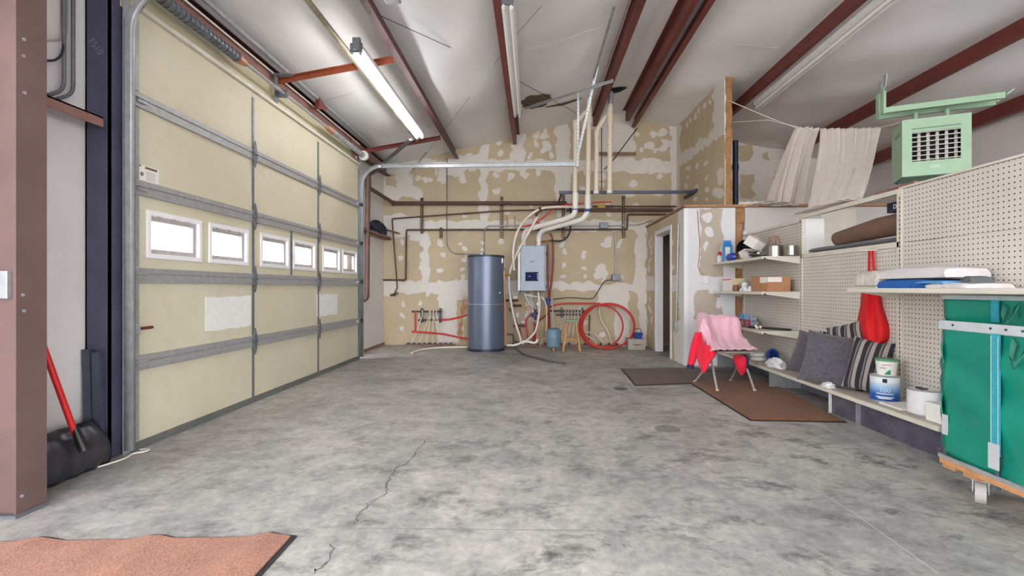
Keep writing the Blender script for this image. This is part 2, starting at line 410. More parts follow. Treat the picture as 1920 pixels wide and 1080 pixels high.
mk('control_joint', ribbon([atZ(620,990), atZ(800,992), atZ(1010,994), atZ(1180,996)], .005), mat('faint saw cut', C(138,137,135), .9), floor)

# ---- taped drywall walls: a vertex field says where compound was trowelled on
def vnoise(x, y, seed, s):
    r = np.random.RandomState(seed); g = r.rand(64, 64); xs = (x/s) % 63; ys = (y/s) % 63
    x0 = np.floor(xs).astype(int); y0 = np.floor(ys).astype(int); fx = xs-x0; fy = ys-y0; fx = fx*fx*(3-2*fx); fy = fy*fy*(3-2*fy)
    return (g[x0,y0]*(1-fx)*(1-fy)+g[(x0+1)%64,y0]*fx*(1-fy)+g[x0,(y0+1)%64]*(1-fx)*fy+g[(x0+1)%64,(y0+1)%64]*fx*fy)-.5
def mudwall(name, corner, du, dv, nu, nv, top, shapes, seed, mt, inside=None, thick=.1, nrm=(0,1,0), holes=(), rust=(), **kw):
    """grid face from corner along du, dv (unit vectors); top(u) trims the height; shapes are compound marks"""
    corner = Vector(corner); du = Vector(du); dv = Vector(dv); st = .025; vs = []; uv = []
    for i in range(nu+1):
        u = i*st; tv = top(u)
        for j in range(nv+1):
            v = tv*j/nv; p = corner + du*u + dv*v; vs.append(p); uv.append(proj(p))
    A = np.array(uv); X = A[:,0] + vnoise(A[:,0], A[:,1], seed, 13)*9; Y = A[:,1] + vnoise(A[:,0], A[:,1], seed+1, 13)*9
    f = np.full(len(X), 0.0)
    for s in shapes:
        k = s[0]
        if k in 'wt':
            x0, y0, x1, y1 = s[1:5]; sd = np.minimum(np.minimum(X-x0, x1-X), np.minimum(Y-y0, y1-Y))
            e = np.clip(.5 + sd/5.0, 0, 1)
        else:
            x0, y0, rx, ry = s[1:5]; sd = 1-np.sqrt(((X-x0)/rx)**2+((Y-y0)/ry)**2); e = np.clip(.5+sd*1.6, 0, 1)
        f = np.maximum(f, e) if k in 'wd' else np.minimum(f, 1-e)
    ru = np.zeros(len(X))
    for x0, y0, rx, ry in rust: ru = np.maximum(ru, np.clip(1.6*(1-np.sqrt(((X-x0)/rx)**2+((Y-y0)/ry)**2)), 0, 1))
    fs = []
    for i in range(nu):
        for j in range(nv):
            c = corner + du*((i+.5)*st) + dv*(top((i+.5)*st)*(j+.5)/nv)
            if any(a <= (i+.5)*st <= b and (c-corner).dot(dv) <= h for a, b, h in holes): continue
            a = i*(nv+1)+j; fs.append((a, a+nv+1, a+nv+2, a+1))
    me = bpy.data.meshes.new(name); me.from_pydata([tuple(v) for v in vs], [], fs); me.update()
    at = me.attributes.new('mud', 'FLOAT', 'POINT'); at.data.foreach_set('value', f.astype(np.float32))
    a2 = me.attributes.new('rust', 'FLOAT', 'POINT'); a2.data.foreach_set('value', ru.astype(np.float32))
    me.materials.append(mt); o = bpy.data.objects.new(name, me); link(o, None, None)
    md = o.modifiers.new('thickness', 'SOLIDIFY'); md.thickness = thick; md.offset = -1 if Vector(nrm).dot(du.cross(dv)) < 0 else 1
    return tag(o, kind='structure', **kw)
R2 = random.Random(3)
def dabs(cols, rows, j=4, rx=(3,6), ry=(3,6), keep=.85):
    return [('d', x+R2.uniform(-j,j), y+R2.uniform(-j,j), R2.uniform(*rx), R2.uniform(*ry)) for x in cols for y in rows if R2.random() < keep]
back = [('w',717,300,1280,342),('w',717,342,790,372),('w',830,300,905,345),('w',717,526,985,552),('w',985,530,1212,545),('w',1120,535,1212,572),
        ('w',717,414,1212,432),('w',717,400,790,444),('w',770,436,808,452),('w',792,440,806,540),('w',797,430,803,560),('w',788,490,805,530),
        ('w',899,262,914,420),('w',1042,226,1068,410),('w',962,240,984,300),('w',862,288,905,320),('w',1118,212,1190,300),('w',1256,222,1290,420),
        ('w',1190,430,1212,650),('w',1156,565,1180,655),('w',1090,205,1120,240),('w',820,546,877,640),('w',985,540,1000,600),
        ('t',775,311,820,352),('t',838,330,862,352),('t',873,318,899,350),('t',722,328,742,350),('t',915,320,1042,373),('t',1070,322,1258,375),('t',862,262,897,290),
        ('t',1180,546,1196,622),('t',1068,240,1090,280),('t',860,560,884,650),
        ('t',720,372,890,404),('t',914,373,1040,410),('t',1068,376,1200,410)]
back += [('w',1362,230,1720,430),('t',1385,270,1410,300),('t',1388,325,1412,372),('t',1450,320,1475,345),('t',1430,285,1440,300)]
back += dabs([753,791,828,868], [455,480,505,570,592,612,632], 3, (3,5), (4,7)) + dabs([868,905,943,1057,1093,1130,1163], [455,468,484,500,520], 4, (3,6), (3,7), .8)
back += dabs([880,935,955,1000,1018,1030,1200,1225,1245], [252,270,288], 8, (4,9), (4,9), .8) + dabs([930,958,990,1012,1095,1130,1180,1215,1240], [330,348,362], 7, (4,9), (4,7), .6)
back += dabs([785,795,805], [338], 2, (4,6), (4,6), 1) + dabs([830,870,910,950,1000,1100,1140,1190], [382,395,405], 5, (4,8), (3,5), .45)
back += dabs([1020,1057,1093,1130], [560,582,605,630], 4, (4,8), (4,8), .5) + [('d',1140,455,9,14),('d',1128,510,13,12),('d',1050,640,14,12)]
mudwall('wall_back', (XL-.1, YB, 0), (1,0,0), (0,0,1), int((XR+.1-XL+.1)/.025), 182, lambda u: zr(XL-.1+u)+.06, back, 11, M_['drywall'], nrm=(0,1,0), rust=[(868,580,14,42),(866,618,16,34)],
        label='tan drywall back wall with white taped seams and dabs', cat='wall')
side = [('w',1200,515,1290,545),('w',1272,380,1300,700),('w',1205,420,1212,660),('w',1262,600,1275,690)] + dabs([1219], [450,462,475,490,505,562,580,600,625,640], 1, (1.6,3), (5,9), .9) + dabs([1266], [455,500,570], 1, (2,4), (5,9))
D0, D1, DH = atX(1260,500,XP).y+.07, atX(1229,500,XP).y-.07, 2.05                    # inner doorway
mudwall('wall_partition', (XP, YB, 0), (0,-1,0), (0,0,1), round((YB-YP)/.025), 92, lambda u: ZP, side, 21, M_['drywall'], nrm=(1,0,0),
        holes=[(YB-D1, YB-D0, DH)], label='low tan drywall partition beside the inner doorway', cat='wall')
upper = [('w',1262,220,1275,420),('w',1338,140,1362,250),('t',1285,190,1334,250),('d',1352,330,6,16),('d',1348,360,8,10)]
for i in range(12): upper.append(('w', 1262+i*8, 305-i*5.6-9, 1272+i*8, 305-i*5.6+9))
for i in range(9): upper.append(('d', 1276+i*9, 240-i*8.2, 3, 6))
upper += dabs([1288,1305,1325], [310,330,352,372], 3, (2.5,4.5), (4,7), .9)
mudwall('wall_upper', (XU, YB, ZP), (0,-1,0), (0,0,1), round((YB-YP)/.025), 80, lambda u: zr(XU)-ZP+.0, upper, 31, M_['drywall'], nrm=(1,0,0), thick=.09,
        label='tan taped drywall stub wall rising to the roof', cat='wall')
frontw = [('w',1270,380,1400,700),('t',1313,392,1354,520),('t',1302,552,1352,600),('t',1310,545,1330,610),('d',1325,408,9,6),('d',1327,436,8,8),('d',1322,462,4,7),('d',1348,568,6,12)]
wf = mudwall('wall_partition_front', (XP-.003, YP-.004, 0), (1,0,0), (0,0,1), 29, 92, lambda u: ZP, frontw, 41, M_['drywall_grey'], nrm=(0,1,0),
        label='white skimmed end wall of the small room', cat='wall')
XS0 = XP + 29*.025
ws = mk('wall_storage', MB().box(XS0+.135, XR, YP, YP+.1, 0, ZP), M_['grey_wall'], kind='structure', smooth=0, label='plain bare gypsum wall behind the shelving', cat='wall')
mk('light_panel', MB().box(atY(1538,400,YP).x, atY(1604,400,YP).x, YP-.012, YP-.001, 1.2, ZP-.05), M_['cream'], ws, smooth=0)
for x0 in (XS0+.02,): mk('wall_stud', MB().box(x0, x0+.1, YP+.05, YP+.09, 0, ZP), M_['stud'], wf)
mk('blocking', MB().box(XS0+.0, XS0+.13, YP+.01, YP+.05, 1.25, 1.33), M_['osb'], wf)
mk('blocking', MB().box(XS0+.0, XS0+.13, YP+.01, YP+.05, 2.06, ZP), M_['osb'], wf)
mk('blocking', MB().box(XS0+.0, XS0+.13, YP+.01, YP+.05, .62, .72), M_['osb'], wf)
mk('corner_bead', MB().box(XP-.008, XP+.05, YP-.010, YP-.006, 0, ZP), M_['trimwhite'], wf)
mk('ceiling_small_room', MB().box(XP-.01, XR, YP-.01, YB, ZP, ZP+.03), M_['stud'], kind='structure', smooth=0, label='timber deck over the small room', cat='deck')
mk('trim_1', MB().box(XP-.015, XP+.02, YP-.015, YB, ZP-.015, ZP+.01).box(XP-.015, XR, YP-.015, YP+.0, ZP-.015, ZP+.0), mat('dark edge strip', C(128,96,76), .7), kind='structure', smooth=0, label='thin brown strip capping the small room walls', cat='trim')
# torn wooden edge of the upper wall
e = MB(); rows = []
for i in range(22):
    z = ZP + (zr(XU)-ZP)*i/21; a = rnd.uniform(-.012,.012); w = .085 + rnd.uniform(-.012,.012) + (.05 if i > 19 else 0)
    rows.append([Vector((XU+.015+a, YP-.005, z)), Vector((XU+.015+w, YP-.005, z)), Vector((XU+.015+w, YP+.06, z)), Vector((XU+.015+a, YP+.06, z))])
e.loft(rows, True)
mk('trim_2', e, M_['osb'], kind='structure', smooth=0, label='ragged raw wooden end of the upper stub wall', cat='trim')

# left wall with the overhead-door opening and an open bay beside the photographer
Y0 = atX(245, 848, XD).y; Y1 = atX(672, 680, XD).y; ZD = 3.045
wl = MB()
wl.box(XL-.12, XL, YF, -1.6, 0, 3.58).box(XL-.12, XL, -1.6, 1.45, 3.05, 3.58).box(XL-.12, XL, 1.45, Y0-.06, 0, 3.58)
wl.box(XL-.12, XL, Y0-.06, Y1+.06, ZD+.02, 3.58).box(XL-.12, XL, Y1+.06, YB, 0, 3.58)
mk('wall_left', wl, M_['white_wall'], kind='structure', smooth=0, label='white liner panel side wall around the overhead door', cat='wall')
mk('baseboard_left', MB().box(XL, XL+.02, Y1+.12, YB, 0, .05), M_['girt'], kind='structure', smooth=0, label='brown base channel under the white side wall', cat='baseboard')
mk('wall_right', MB().box(XR, XR+.12, -.6, YB, 0, 3.6).box(XR, XR+.12, YF, -.6, 3.1, 3.6), M_['white_wall'], kind='structure', smooth=0, label='white liner panel wall behind the storage', cat='wall')  # stretch behind the camera left open: unseen bay added to bring in daylight
mk('wall_front', MB().box(XL, -2.2, YF-.12, YF, 0, 4.6).box(5.4, XR, YF-.12, YF, 0, 4.6).box(-2.2, 5.4, YF-.12, YF, 3.75, 4.6), M_['white_wall'], kind='structure', smooth=0, label='white end wall with a wide open bay', cat='wall')
mk('header_panel', MB().box(XD-.06, XD-.02, Y0-.05, Y1-.28, ZD-.03, 3.3), M_['tan_header'], smooth=0, label='cream header board above the overhead door', cat='board')

# ceiling: draped vinyl-faced insulation, sagging between the purlins
xs = sorted(set([round(XL-.05+i*.06, 3) for i in range(int((XR+.1-XL)/.06)+2)] + PURLINS + [RIDGE])); ys = [YF+i*.12 for i in range(int((YB-YF)/.12)+2)]
def zc(X, Y):
    z = zr(X); P = [XL-.1] + PURLINS + [XR+.1]
    for a, b in zip(P, P[1:]):
        if a <= X <= b:
            t = (X-a)/(b-a); s = 4*t*(1-t); z -= s*(.05+.018*math.sin(Y*1.9+a*3)+.012*math.sin(Y*4.3+X*5))*min(1, (b-a)/1.2); break
    return z
cb = MB(); cb.loft([[Vector((x, y, zc(x, y))) for x in xs] for y in ys])
ceil = mk('ceiling', cb, M_['insul'], kind='structure', smooth=60, label='white vinyl insulation lining the pitched metal roof', cat='ceiling')
mk('roof_sheet', MB().loft([[Vector((x, y, zr(x)+.12)) for x in (XL-.3, RIDGE, XR+.3)] for y in (YF-.2, YB+.3)]), M_['galv'], ceil, smooth=0, solid=.02)
def onceil(px, py):
    d = ray(px, py); best = None
    for i in range(200, 1400):
        p = CAM + d*(i*.01)
        if p.z >= zc(max(min(p.x, XR), XL), p.y): best = p; break
    return best if best is not None else CAM + d*8
def seam(px, r=.004):
    P = [onceil(*q) for q in px]; return MB().tube([p - Vector((0,0,.004)) for p in catmull(P, 5)], r, 5)
M_['seam'] = mat('insulation lap', C(196,196,198), .6)
for px in ([(560,196),(640,180),(715,150)], [(980,95),(1040,80),(1110,55),(1180,32)], [(1300,60),(1380,82),(1460,90)], [(1225,178),(1270,192),(1310,199)], [(1060,186),(1020,196),(960,205)]):
    mk('lap_seam', seam(px), M_['seam'], ceil)
# torn hole in the insulation
hc = onceil(1006, 190); n = 22
def onlin(dx_, dy_, dz): return Vector((hc.x+dx_, hc.y+dy_, zc(hc.x+dx_, hc.y+dy_)+dz))
hb = MB(); ring = []
for s_, dz in ((1.0, -.004), (.93, -.02), (.88, -.008)):
    ring.append([onlin(math.cos(2*math.pi*j/n)*.25*s_*(1+.1*math.sin(j*2.3)), math.sin(2*math.pi*j/n)*.30*s_*(1+.1*math.cos(j*1.7)), dz) for j in range(n)])
hb.loft(ring, True).add(ring[2]+[onlin(0,0,-.008)], [(j,(j+1)%n,n) for j in range(n)])
mk('torn_hole', hb, mat('torn fibreglass', C(96,84,64), .9, 0, .6, 20, .6, 40), ceil, label='ragged hole showing fibreglass in the lining')
def slit(px, w, mt):
    P = [onceil(*q) for q in px]; return mk('torn_slit', MB().loft([[Vector((p.x,p.y-w*k,zc(p.x,p.y-w*k)-.012)), Vector((p.x,p.y+w*k,zc(p.x,p.y+w*k)-.012))] for p, k in zip(P, (.2,1,.8,.1))]), mt, ceil, solid=.004)
slit([(1142,166),(1152,168),(1164,166),(1176,163)], .12, M_['dark']); slit([(1022,200),(1055,194),(1080,186),(1092,182)], .05, mat('slit fibre', C(96,72,60), .9))

# purlins (Z sections along the building)
def purlin(X, label, mt, y1=YB-.02, flip=1, h=.2):
    z1 = zr(X)-.004; z0 = z1-h; t = .006; w = .065*flip; L = .018
    prof = [(0,z1),(-w,z1),(-w,z1-L),(-w+t*flip,z1-L),(-w+t*flip,z1-t),(-t*flip,z1-t),(-t*flip,z0),(w,z0),(w,z0+L),(w-t*flip,z0+L),(w-t*flip,z0+t),(0,z0+t)]
    o = thing('roof_purlin', label, 'purlin', (X, YF, z0), 'roof purlins')
    mb = MB().prism([(X+a, 0, b) for a, b in prof], (0,YF,0), (0,y1,0)); mk('web', mb, mt, o, smooth=0)
    cl = MB()
    for k in range(14): y = YF + .6 + k*.98; cl.bar((X+w*.4, y, z0+.0), (X+w*.4, y, z0-.022), .008, .004)
    mk('fastener_row', cl, M_['galv_dark'], o, kind='stuff'); return o
purlin(-1.52, 'dark plum purlin above the lit fluorescent fixture', M_['red_dark'])
purlin(-.33, 'dark red purlin behind the narrow unlit centre fixture', M_['red_steel'], flip=-1)
purlin(1.16, 'red purlin just left of the white vent pipe tops', M_['red_steel'])
purlin(1.74, 'left member of the twin red ridge purlins', M_['red_steel'], y1=YB-.25)
purlin(1.95, 'right member of the twin red ridge purlins', M_['red_steel'], flip=-1)
purlin(3.235, 'red purlin passing behind the ragged stub wall top', M_['red_steel'], flip=-1)
purlin(4.77, 'red purlin carrying the mint heater brackets', M_['red_steel'], flip=-1)
purlin(5.97, 'lowest red purlin at the top of the right wall', M_['red_steel'], flip=-1)
es = thing('eave_strut', 'dark red eave channel running above the overhead door', 'beam', (-2.82, YF, 3.3))
mk('web', MB().box(-2.90,-2.89,YF,YB-.02,3.32,3.50).box(-2.90,-2.80,YF,YB-.02,3.32,3.328).box(-2.90,-2.80,YF,YB-.02,3.49,3.50), M_['red_dark'], es, smooth=0)
mk('lower_channel', MB().box(-2.80,-2.77,Y0-.1,YB-.6,3.30,3.42), M_['girt'], es, smooth=0)

# ------------------------------------------------------------------ overhead sectional door
gd = thing('door_1', 'tall cream sectional overhead door with a row of six small windows', 'garage door', (XD, (Y0+Y1)/2, 0), kind='structure')
PW = (Y1-Y0)/3; RH = ZD/5; g = .003; TH = .045
plain = None
wins = [(.095, .495), (.555, .965)]
WZ0, WZ1 = 1.345-2*RH, 1.665-2*RH
for r in range(5):
    for c in range(3):
        ya, yb, za, zb = Y0+c*PW+g, Y0+(c+1)*PW-g, r*RH+g, (r+1)*RH-g
        mb = MB()
        if r != 2: mb.box(XD-TH, XD, ya, yb, za, zb)
        else:
            wa = [(Y0+c*PW+PW*a, Y0+c*PW+PW*b) for a, b in ((.10,.48),(.56,.94))]; z0, z1 = r*RH+WZ0, r*RH+WZ1
            mb.box(XD-TH,XD,ya,yb,za,z0).box(XD-TH,XD,ya,yb,z1,zb).box(XD-TH,XD,ya,wa[0][0],z0,z1).box(XD-TH,XD,wa[0][1],wa[1][0],z0,z1).box(XD-TH,XD,wa[1][1],yb,z0,z1)
            for w0, w1 in wa:
                f = MB(); q = .022
                f.box(XD-.02,XD+.012,w0-.012,w0+q,z0-.012,z1+.012).box(XD-.02,XD+.012,w1-q,w1+.012,z0-.012,z1+.012).box(XD-.02,XD+.012,w0+q,w1-q,z0-.012,z0+q).box(XD-.02,XD+.012,w0+q,w1-q,z1-q,z1+.012)
                fo = mk('window_frame', f, M_['trimwhite'], gd, smooth=0, bevel=.003)
                i = MB(); a0, a1, b0, b1 = w0+q, w1-q, z0+q, z1-q; s = .036
                i.box(XD-.05,XD-.018,a0,a0+s,b0,b1).box(XD-.05,XD-.018,a1-s,a1,b0,b1).box(XD-.05,XD-.018,a0+s,a1-s,b0,b0+s).box(XD-.05,XD-.018,a0+s,a1-s,b1-s,b1)
                for k in range(3):
                    y = a0 + (a1-a0)*(.2+.3*k); i.box(XD-.02,XD-.008,y-.02,y+.02,b1-.02,b1).box(XD-.02,XD-.008,y-.012,y+.012,b0,b0+.015)
                mk('inner_frame', i, M_['wfr'], fo, smooth=0)
                mk('pane', MB().box(XD-.040,XD-.036,a0+.01,a1-.01,b0+.01,b1-.01), M_['glass'], fo, smooth=0)
        mk('door_panel', mb, M_['door_skin'], gd, smooth=0, bevel=.003)
for r in range(1, 5):
    z = r*RH
    for c in range(3):
        a, b = Y0+c*PW+.008, Y0+(c+1)*PW-.008
        mk('strut', MB().box(XD-.012,XD+.010,a-.008,b+.008,z-.060,z+.042).box(XD+.010,XD+.016,a,b,z-.055,z-.006).box(XD+.010,XD+.018,a,b,z+.004,z+.040).box(XD+.010,XD+.022,a,b,z-.062,z-.054), M_['galv_strut'], gd, smooth=0)
mk('top_cap', MB().box(XD-.045,XD+.03,Y0,Y1,ZD-.002,ZD+.03), mat('pale top cap', C(214,210,198), .5), gd, smooth=0)
for c in range(0, 4):
    y = Y0+c*PW; w = .03 if c in (0,3) else .013
    ya = y if c == 0 else (y-2*w if c == 3 else y-w)
    for r in range(5):
        mk('stile', MB().box(XD,XD+.01,ya,ya+2*w if c in (0,3) else y+w,r*RH+.05,(r+1)*RH-.065), M_['galv_strut'] if c in (0,3) else M_['galv_dark'], gd, smooth=0)
mk('stile', MB().box(XD,XD+.008,Y0+1.515*PW,Y0+1.535*PW,2*RH+.05,3*RH-.06), M_['galv_dark'], gd, smooth=0)
for r in range(1, 5):
    for c in (1, 2):
        y = Y0+c*PW; z = r*RH
        hx = [(0,-.13),(.022,-.06),(.028,-.02),(.016,0),(.028,.02),(.022,.06),(0,.13),(-.022,.06),(-.028,.02),(-.016,0),(-.028,-.02),(-.022,-.06)]
        h = mk('hinge', MB().prism([(XD+.022, y+a, z-.01+b) for a, b in hx], (0,0,0), (.012,0,0)).cyl((XD+.036,y-.03,z-.01),(XD+.036,y+.03,z-.01),.008,n=8), M_['galv_dark'], gd, smooth=0)
for r in range(1, 5):
    for y, s in ((Y0, -1), (Y1, 1)):
        z = r*RH
        ro = mk('roller', MB().cyl((XD+.035,y+s*.035,z),(XD+.035,y+s*.055,z),.028,n=14), M_['knob_black'], gd)
        mk('roller_stem', MB().cyl((XD+.035,y-s*.11,z),(XD+.035,y+s*.05,z),.006,n=6).box(XD+.0,XD+.03,y-s*.11,y-s*.03,z-.03,z+.012), M_['galv'], ro)
mk('bottom_seal', MB().box(XD-.04,XD+.014,Y0,Y1,0.0,.055), M_['gasket'], gd, smooth=0)
def patch(x0, x1, y0, y1):
    a = atX(x0, y0, XD).y; b = atX(x1, y0, XD).y; zt = atX(x0, y0, XD).z; zb = atX(x0, y1, XD).z; P = []
    for i in range(9): P.append((XD, a+(b-a)*i/8, zt+rnd.uniform(-.008,.006)))
    for i in range(9): P.append((XD, b-(b-a)*i/8, zb+rnd.uniform(-.006,.008)))
    mk('foam_patch', MB().prism(P, (-.002,0,0), (.004,0,0)), M_['foam'], gd, smooth=0)
patch(385, 470, 557, 622); patch(594, 632, 552, 594)
lb = mk('warning_label', MB().box(XD,XD+.003,Y0+.015,Y0+.245,1.874,1.985), M_['paper'], gd, smooth=0)
mk('label_stripe', MB().box(XD+.003,XD+.0042,Y0+.12,Y0+.23,1.962,1.978).box(XD+.003,XD+.0042,Y0+.02,Y0+.085,1.97,1.98), mat('label brown', C(120,84,66), .6), lb, smooth=0)
mk('label_symbol', MB().cyl((XD+.003,Y0+.043,1.92),(XD+.0042,Y0+.043,1.92),.018,n=14).cyl((XD+.003,Y0+.092,1.92),(XD+.0042,Y0+.092,1.92),.015,n=14), mat('label grey', C(124,120,124), .6), lb, smooth=0)
ll = MB()
for k in range(6): ll.box(XD+.003,XD+.0040,Y0+.13,Y0+.222-.012*(k%2),1.886+k*.011,1.8895+k*.011)
mk('label_lines', ll, mat('label print', C(150,146,146), .6), lb, smooth=0)
lk = mk('latch', MB().box(XD+.005,XD+.045,Y0-.03,Y0+.035,.80,.875), M_['galv'], gd, smooth=0, bevel=.006)
mk('latch_handle', MB().cyl((XD+.03,Y0+.035,.84),(XD+.05,Y0+.13,.843),.011,n=8), mat('red brown grip', C(96,40,44), .5), lk)
del lk

# vertical tracks and jambs
def vtrack(label, y, s, horiz, ZD=ZD):
    t = thing('door_track', label, 'track', (XD, y, 0), 'overhead door tracks')
    mk('jamb_angle', MB().box(XD-.05,XD-.0,y+s*.004,y+s*.012,.0,ZD).box(XD-.004,XD+.004,y+s*.008,y+s*.062,0,ZD), M_['galv'], t, smooth=0)
    pts = [Vector((XD+.035,y+s*.055,.03)), Vector((XD+.035,y+s*.055,ZD-.32))]
    for i in range(1, 9):
        a = math.pi/2*i/8; pts.append(Vector((XD+.035+.32*(1-math.cos(a)), y+s*.055, ZD-.32+.32*math.sin(a))))
    vert = MB(); rows = []
    for i, p in enumerate(pts):
        tg = (pts[min(i+1,len(pts)-1)]-pts[max(i-1,0)]).normalized(); nn = Vector((tg.z,0,-tg.x))
        rows.append([p+nn*.028+Vector((0,-s*.02,0)), p+nn*.028, p+nn*.02+Vector((0,s*.012,0)), p-nn*.02+Vector((0,s*.012,0)), p-nn*.028, p-nn*.028+Vector((0,-s*.02,0))])
    vert.loft(rows); mk('curved_rail', vert, M_['galv'], t, solid=.003)
    e = pts[-1]
    mk('horizontal_rail', MB().box(e.x,horiz,e.y+s*.008,e.y+s*.014,e.z-.03,e.z+.03).box(e.x,horiz,e.y-s*.02,e.y+s*.014,e.z-.034,e.z-.028).box(e.x,horiz,e.y-s*.02,e.y+s*.014,e.z+.028,e.z+.034), M_['galv'], t, smooth=0)
    sl = MB()
    for k in range(9): z = .35+k*.28; sl.box(XD+.003,XD+.0055,y+s*.03,y+s*.036,z,z+.045)
    mk('slot_row', sl, M_['white_metal'] if s < 0 else M_['dark'], t, smooth=0, kind='stuff'); return t
vtrack('near galvanised door track beside the navy jamb', Y0-.0, -1, XD+2.9, ZD+.11)
vtrack('far galvanised door track curving into the long horizontal rail', Y1+.0, 1, .69)
mk('end_angle', MB().box(.66,.70,Y1+.02,Y1+.08,ZD-.05,ZD+.045), M_['galv'], bpy.data.objects['door_track.001'], smooth=0)

# torsion shaft
ts = thing('torsion_shaft', 'torsion bar with dark coil springs above the overhead door', 'shaft', (-2.64, Y0, 3.18))
mk('bar', MB().cyl((-2.64,Y0-.25,3.18),(-2.64,Y1+.05,3.18),.015,n=10), M_['galv'], ts)
def spring(y0, y1, r, mt):
    mb = MB().cyl((-2.64,y0,3.18),(-2.64,y1,3.18),r*.86,n=12); k = int((y1-y0)/.05)
    for i in range(k+1): y = y0+(y1-y0)*i/k; mb.cyl((-2.64,y-.014,3.18),(-2.64,y+.014,3.18),r,n=12)
    return mk('spring', mb, mt, ts)
spring(Y0-.2, atX(450,107,-2.64).y-.05, .045, M_['galv_dark']); spring(atX(620,246,-2.64).y, Y1-.1, .038, M_['galv'])
mk('winding_cone', MB().cyl((-2.64,atX(450,107,-2.64).y-.05,3.18),(-2.64,atX(455,110,-2.64).y+.04,3.18),.05,.03,n=12), M_['copper'], ts)
mk('winding_cone', MB().cyl((-2.64,atX(612,240,-2.64).y,3.18),(-2.64,atX(622,246,-2.64).y,3.18),.03,.045,n=12), M_['copper'], ts)
mk('drum', MB().cyl((-2.64,Y1-.08,3.18),(-2.64,Y1-.03,3.18),.075,n=18).cyl((-2.64,Y1-.03,3.18),(-2.64,Y1+.02,3.18),.055,n=18), M_['pvc_white'], ts)
cbk = atX(520,170,-2.70)
mk('centre_bracket', MB().box(-2.72,-2.71,cbk.y-.03,cbk.y+.03,3.08,3.36).box(-2.72,-2.60,cbk.y+.02,cbk.y+.03,3.14,3.22).box(-2.75,-2.55,cbk.y-.03,cbk.y+.03,3.36,3.375).cyl((-2.64,cbk.y+.01,3.18),(-2.64,cbk.y+.05,3.18),.04,n=14), M_['galv_dark'], ts, smooth=0)
mk('end_plate', MB().box(-2.74,-2.72,Y1-.30,Y1-.02,3.05,3.36), M_['girt'], ts, smooth=0)
for z in (3.13, 3.24): mk('bolt', MB().cyl((-2.72,Y1-.16,z),(-2.712,Y1-.16,z),.018,n=8), M_['white_metal'], ts)
# conduits above the door
mk('conduit', MB().cyl((-2.68,YF,3.475),(-2.68,8.1,3.475),.021,n=10), M_['galv'], label='thick galvanised conduit under the ceiling above the door', cat='conduit', group='overhead conduits')
mk('conduit', MB().cyl((-2.745,YF,3.39),(-2.745,7.6,3.39),.010,n=8), M_['pex_white'], label='thin pale conduit between torsion bar and eave channel', cat='conduit', group='overhead conduits')
PX, PZ = -1.86, 3.49
mk('conduit', MB().cyl((PX,YF,PZ),(PX,7.75,PZ),.027,n=10), mat('mottled zinc pipe', C(176,170,148), .3, .6, .35, 5), label='mottled zinc pipe beside the lit fluorescent fixture', cat='conduit', group='overhead conduits')
mk('red_bracket', MB().prism([atX(592,182,-2.70), atX(608,205,-2.70), atX(590,205,-2.70)], (0,0,0), (.05,0,0)), M_['red_steel'], label='small red gusset on the eave channel above the door', cat='bracket')
def strutbar(a, b, mt, label):
    t = thing('angle_brace', label, 'brace', a, 'ceiling angle braces')
    mk('flange', MB().bar(a, b, .055, .006), mt, t, smooth=0); mk('upright_leg', MB().bar(Vector(a)+Vector((0,.024,-.025)), Vector(b)+Vector((0,.024,-.025)), .006, .055), mt, t, smooth=0)
YA = atX(525,145,-2.72).y
strutbar((-2.76,YA,3.37), (-1.5,YA+.02,3.585), M_['orange_steel'], 'orange angle iron spanning under the near half of the fixture')
YB2 = atX(685,280,-2.72).y
strutbar((-2.76,YB2,3.36), (-1.5,YB2+.02,3.57), M_['red_steel'], 'red angle iron at the far end of the lit fixture')
mk('flue_brace', MB().bar(atX(770,262,-1.75), atX(712,312,-2.70), .05, .03), M_['galv_dark'], label='grey diagonal channel from the lit fixture end to the corner', cat='brace')

# ------------------------------------------------------------------ columns at the left
a = atZ(88, 945); CX = a.x; CY1 = a.y; CY0 = atX(30, 968, CX).y
rc = thing('steel_column', 'plum red steel column nearest the camera', 'column', (CX, CY0, 0))
mk('flange', MB().box(CX-.012, CX, CY0, CY1, 0, 3.45), M_['col_red'], rc, smooth=0)
mk('web', MB().box(XL+.01, CX-.012, CY0+.012, CY0+.024, 0, 3.4), M_['col_red'], rc, smooth=0)
mk('outer_flange', MB().box(XL+.002, XL+.014, CY0, CY1, 0, 3.4), M_['col_red'], rc, smooth=0)
mk('base_plate', MB().box(XL+.002, CX+.02, CY0-.02, CY1-.004, 0, .016), M_['galv_dark'], rc, smooth=0)
for px in ((44,74),(43,105),(45,174),(42,553),(44,583),(40,930)):
    p = atX(px[0], px[1], CX); mk('bolt', MB().cyl((CX,p.y,p.z),(CX+.006,p.y,p.z),.008,n=8), M_['galv'], rc)
bc = MB(); Yj = Y0-.13
bc.box(XL+.01, XD-.03, Yj, Yj+.012, 0, 3.3).box(XD-.045, XD-.03, Yj, Y0+.0, 0, 3.3).box(XL+.01, XL+.02, Yj, Yj+.09, 0, 3.3)
jc = thing('door_jamb', 'dark navy steel jamb channel with chalk marks beside the overhead door', 'jamb', (XD-.1, Yj, 0))
mk('channel', bc, M_['blue_steel'], jc, smooth=0)
p = atY(180, 88, Yj)
text('chalk_mark', 'F510', .062, mat('chalk', C(120,122,140), .8), Matrix.Translation((p.x, Yj-.0015, p.z)) @ Euler((math.pi/2, 0.9, 0)).to_matrix().to_4x4(), jc)
gt = thing('wall_girt', 'brown steel girt bridging the two columns at the left', 'girt', (-2.86, CY1, 2.2))
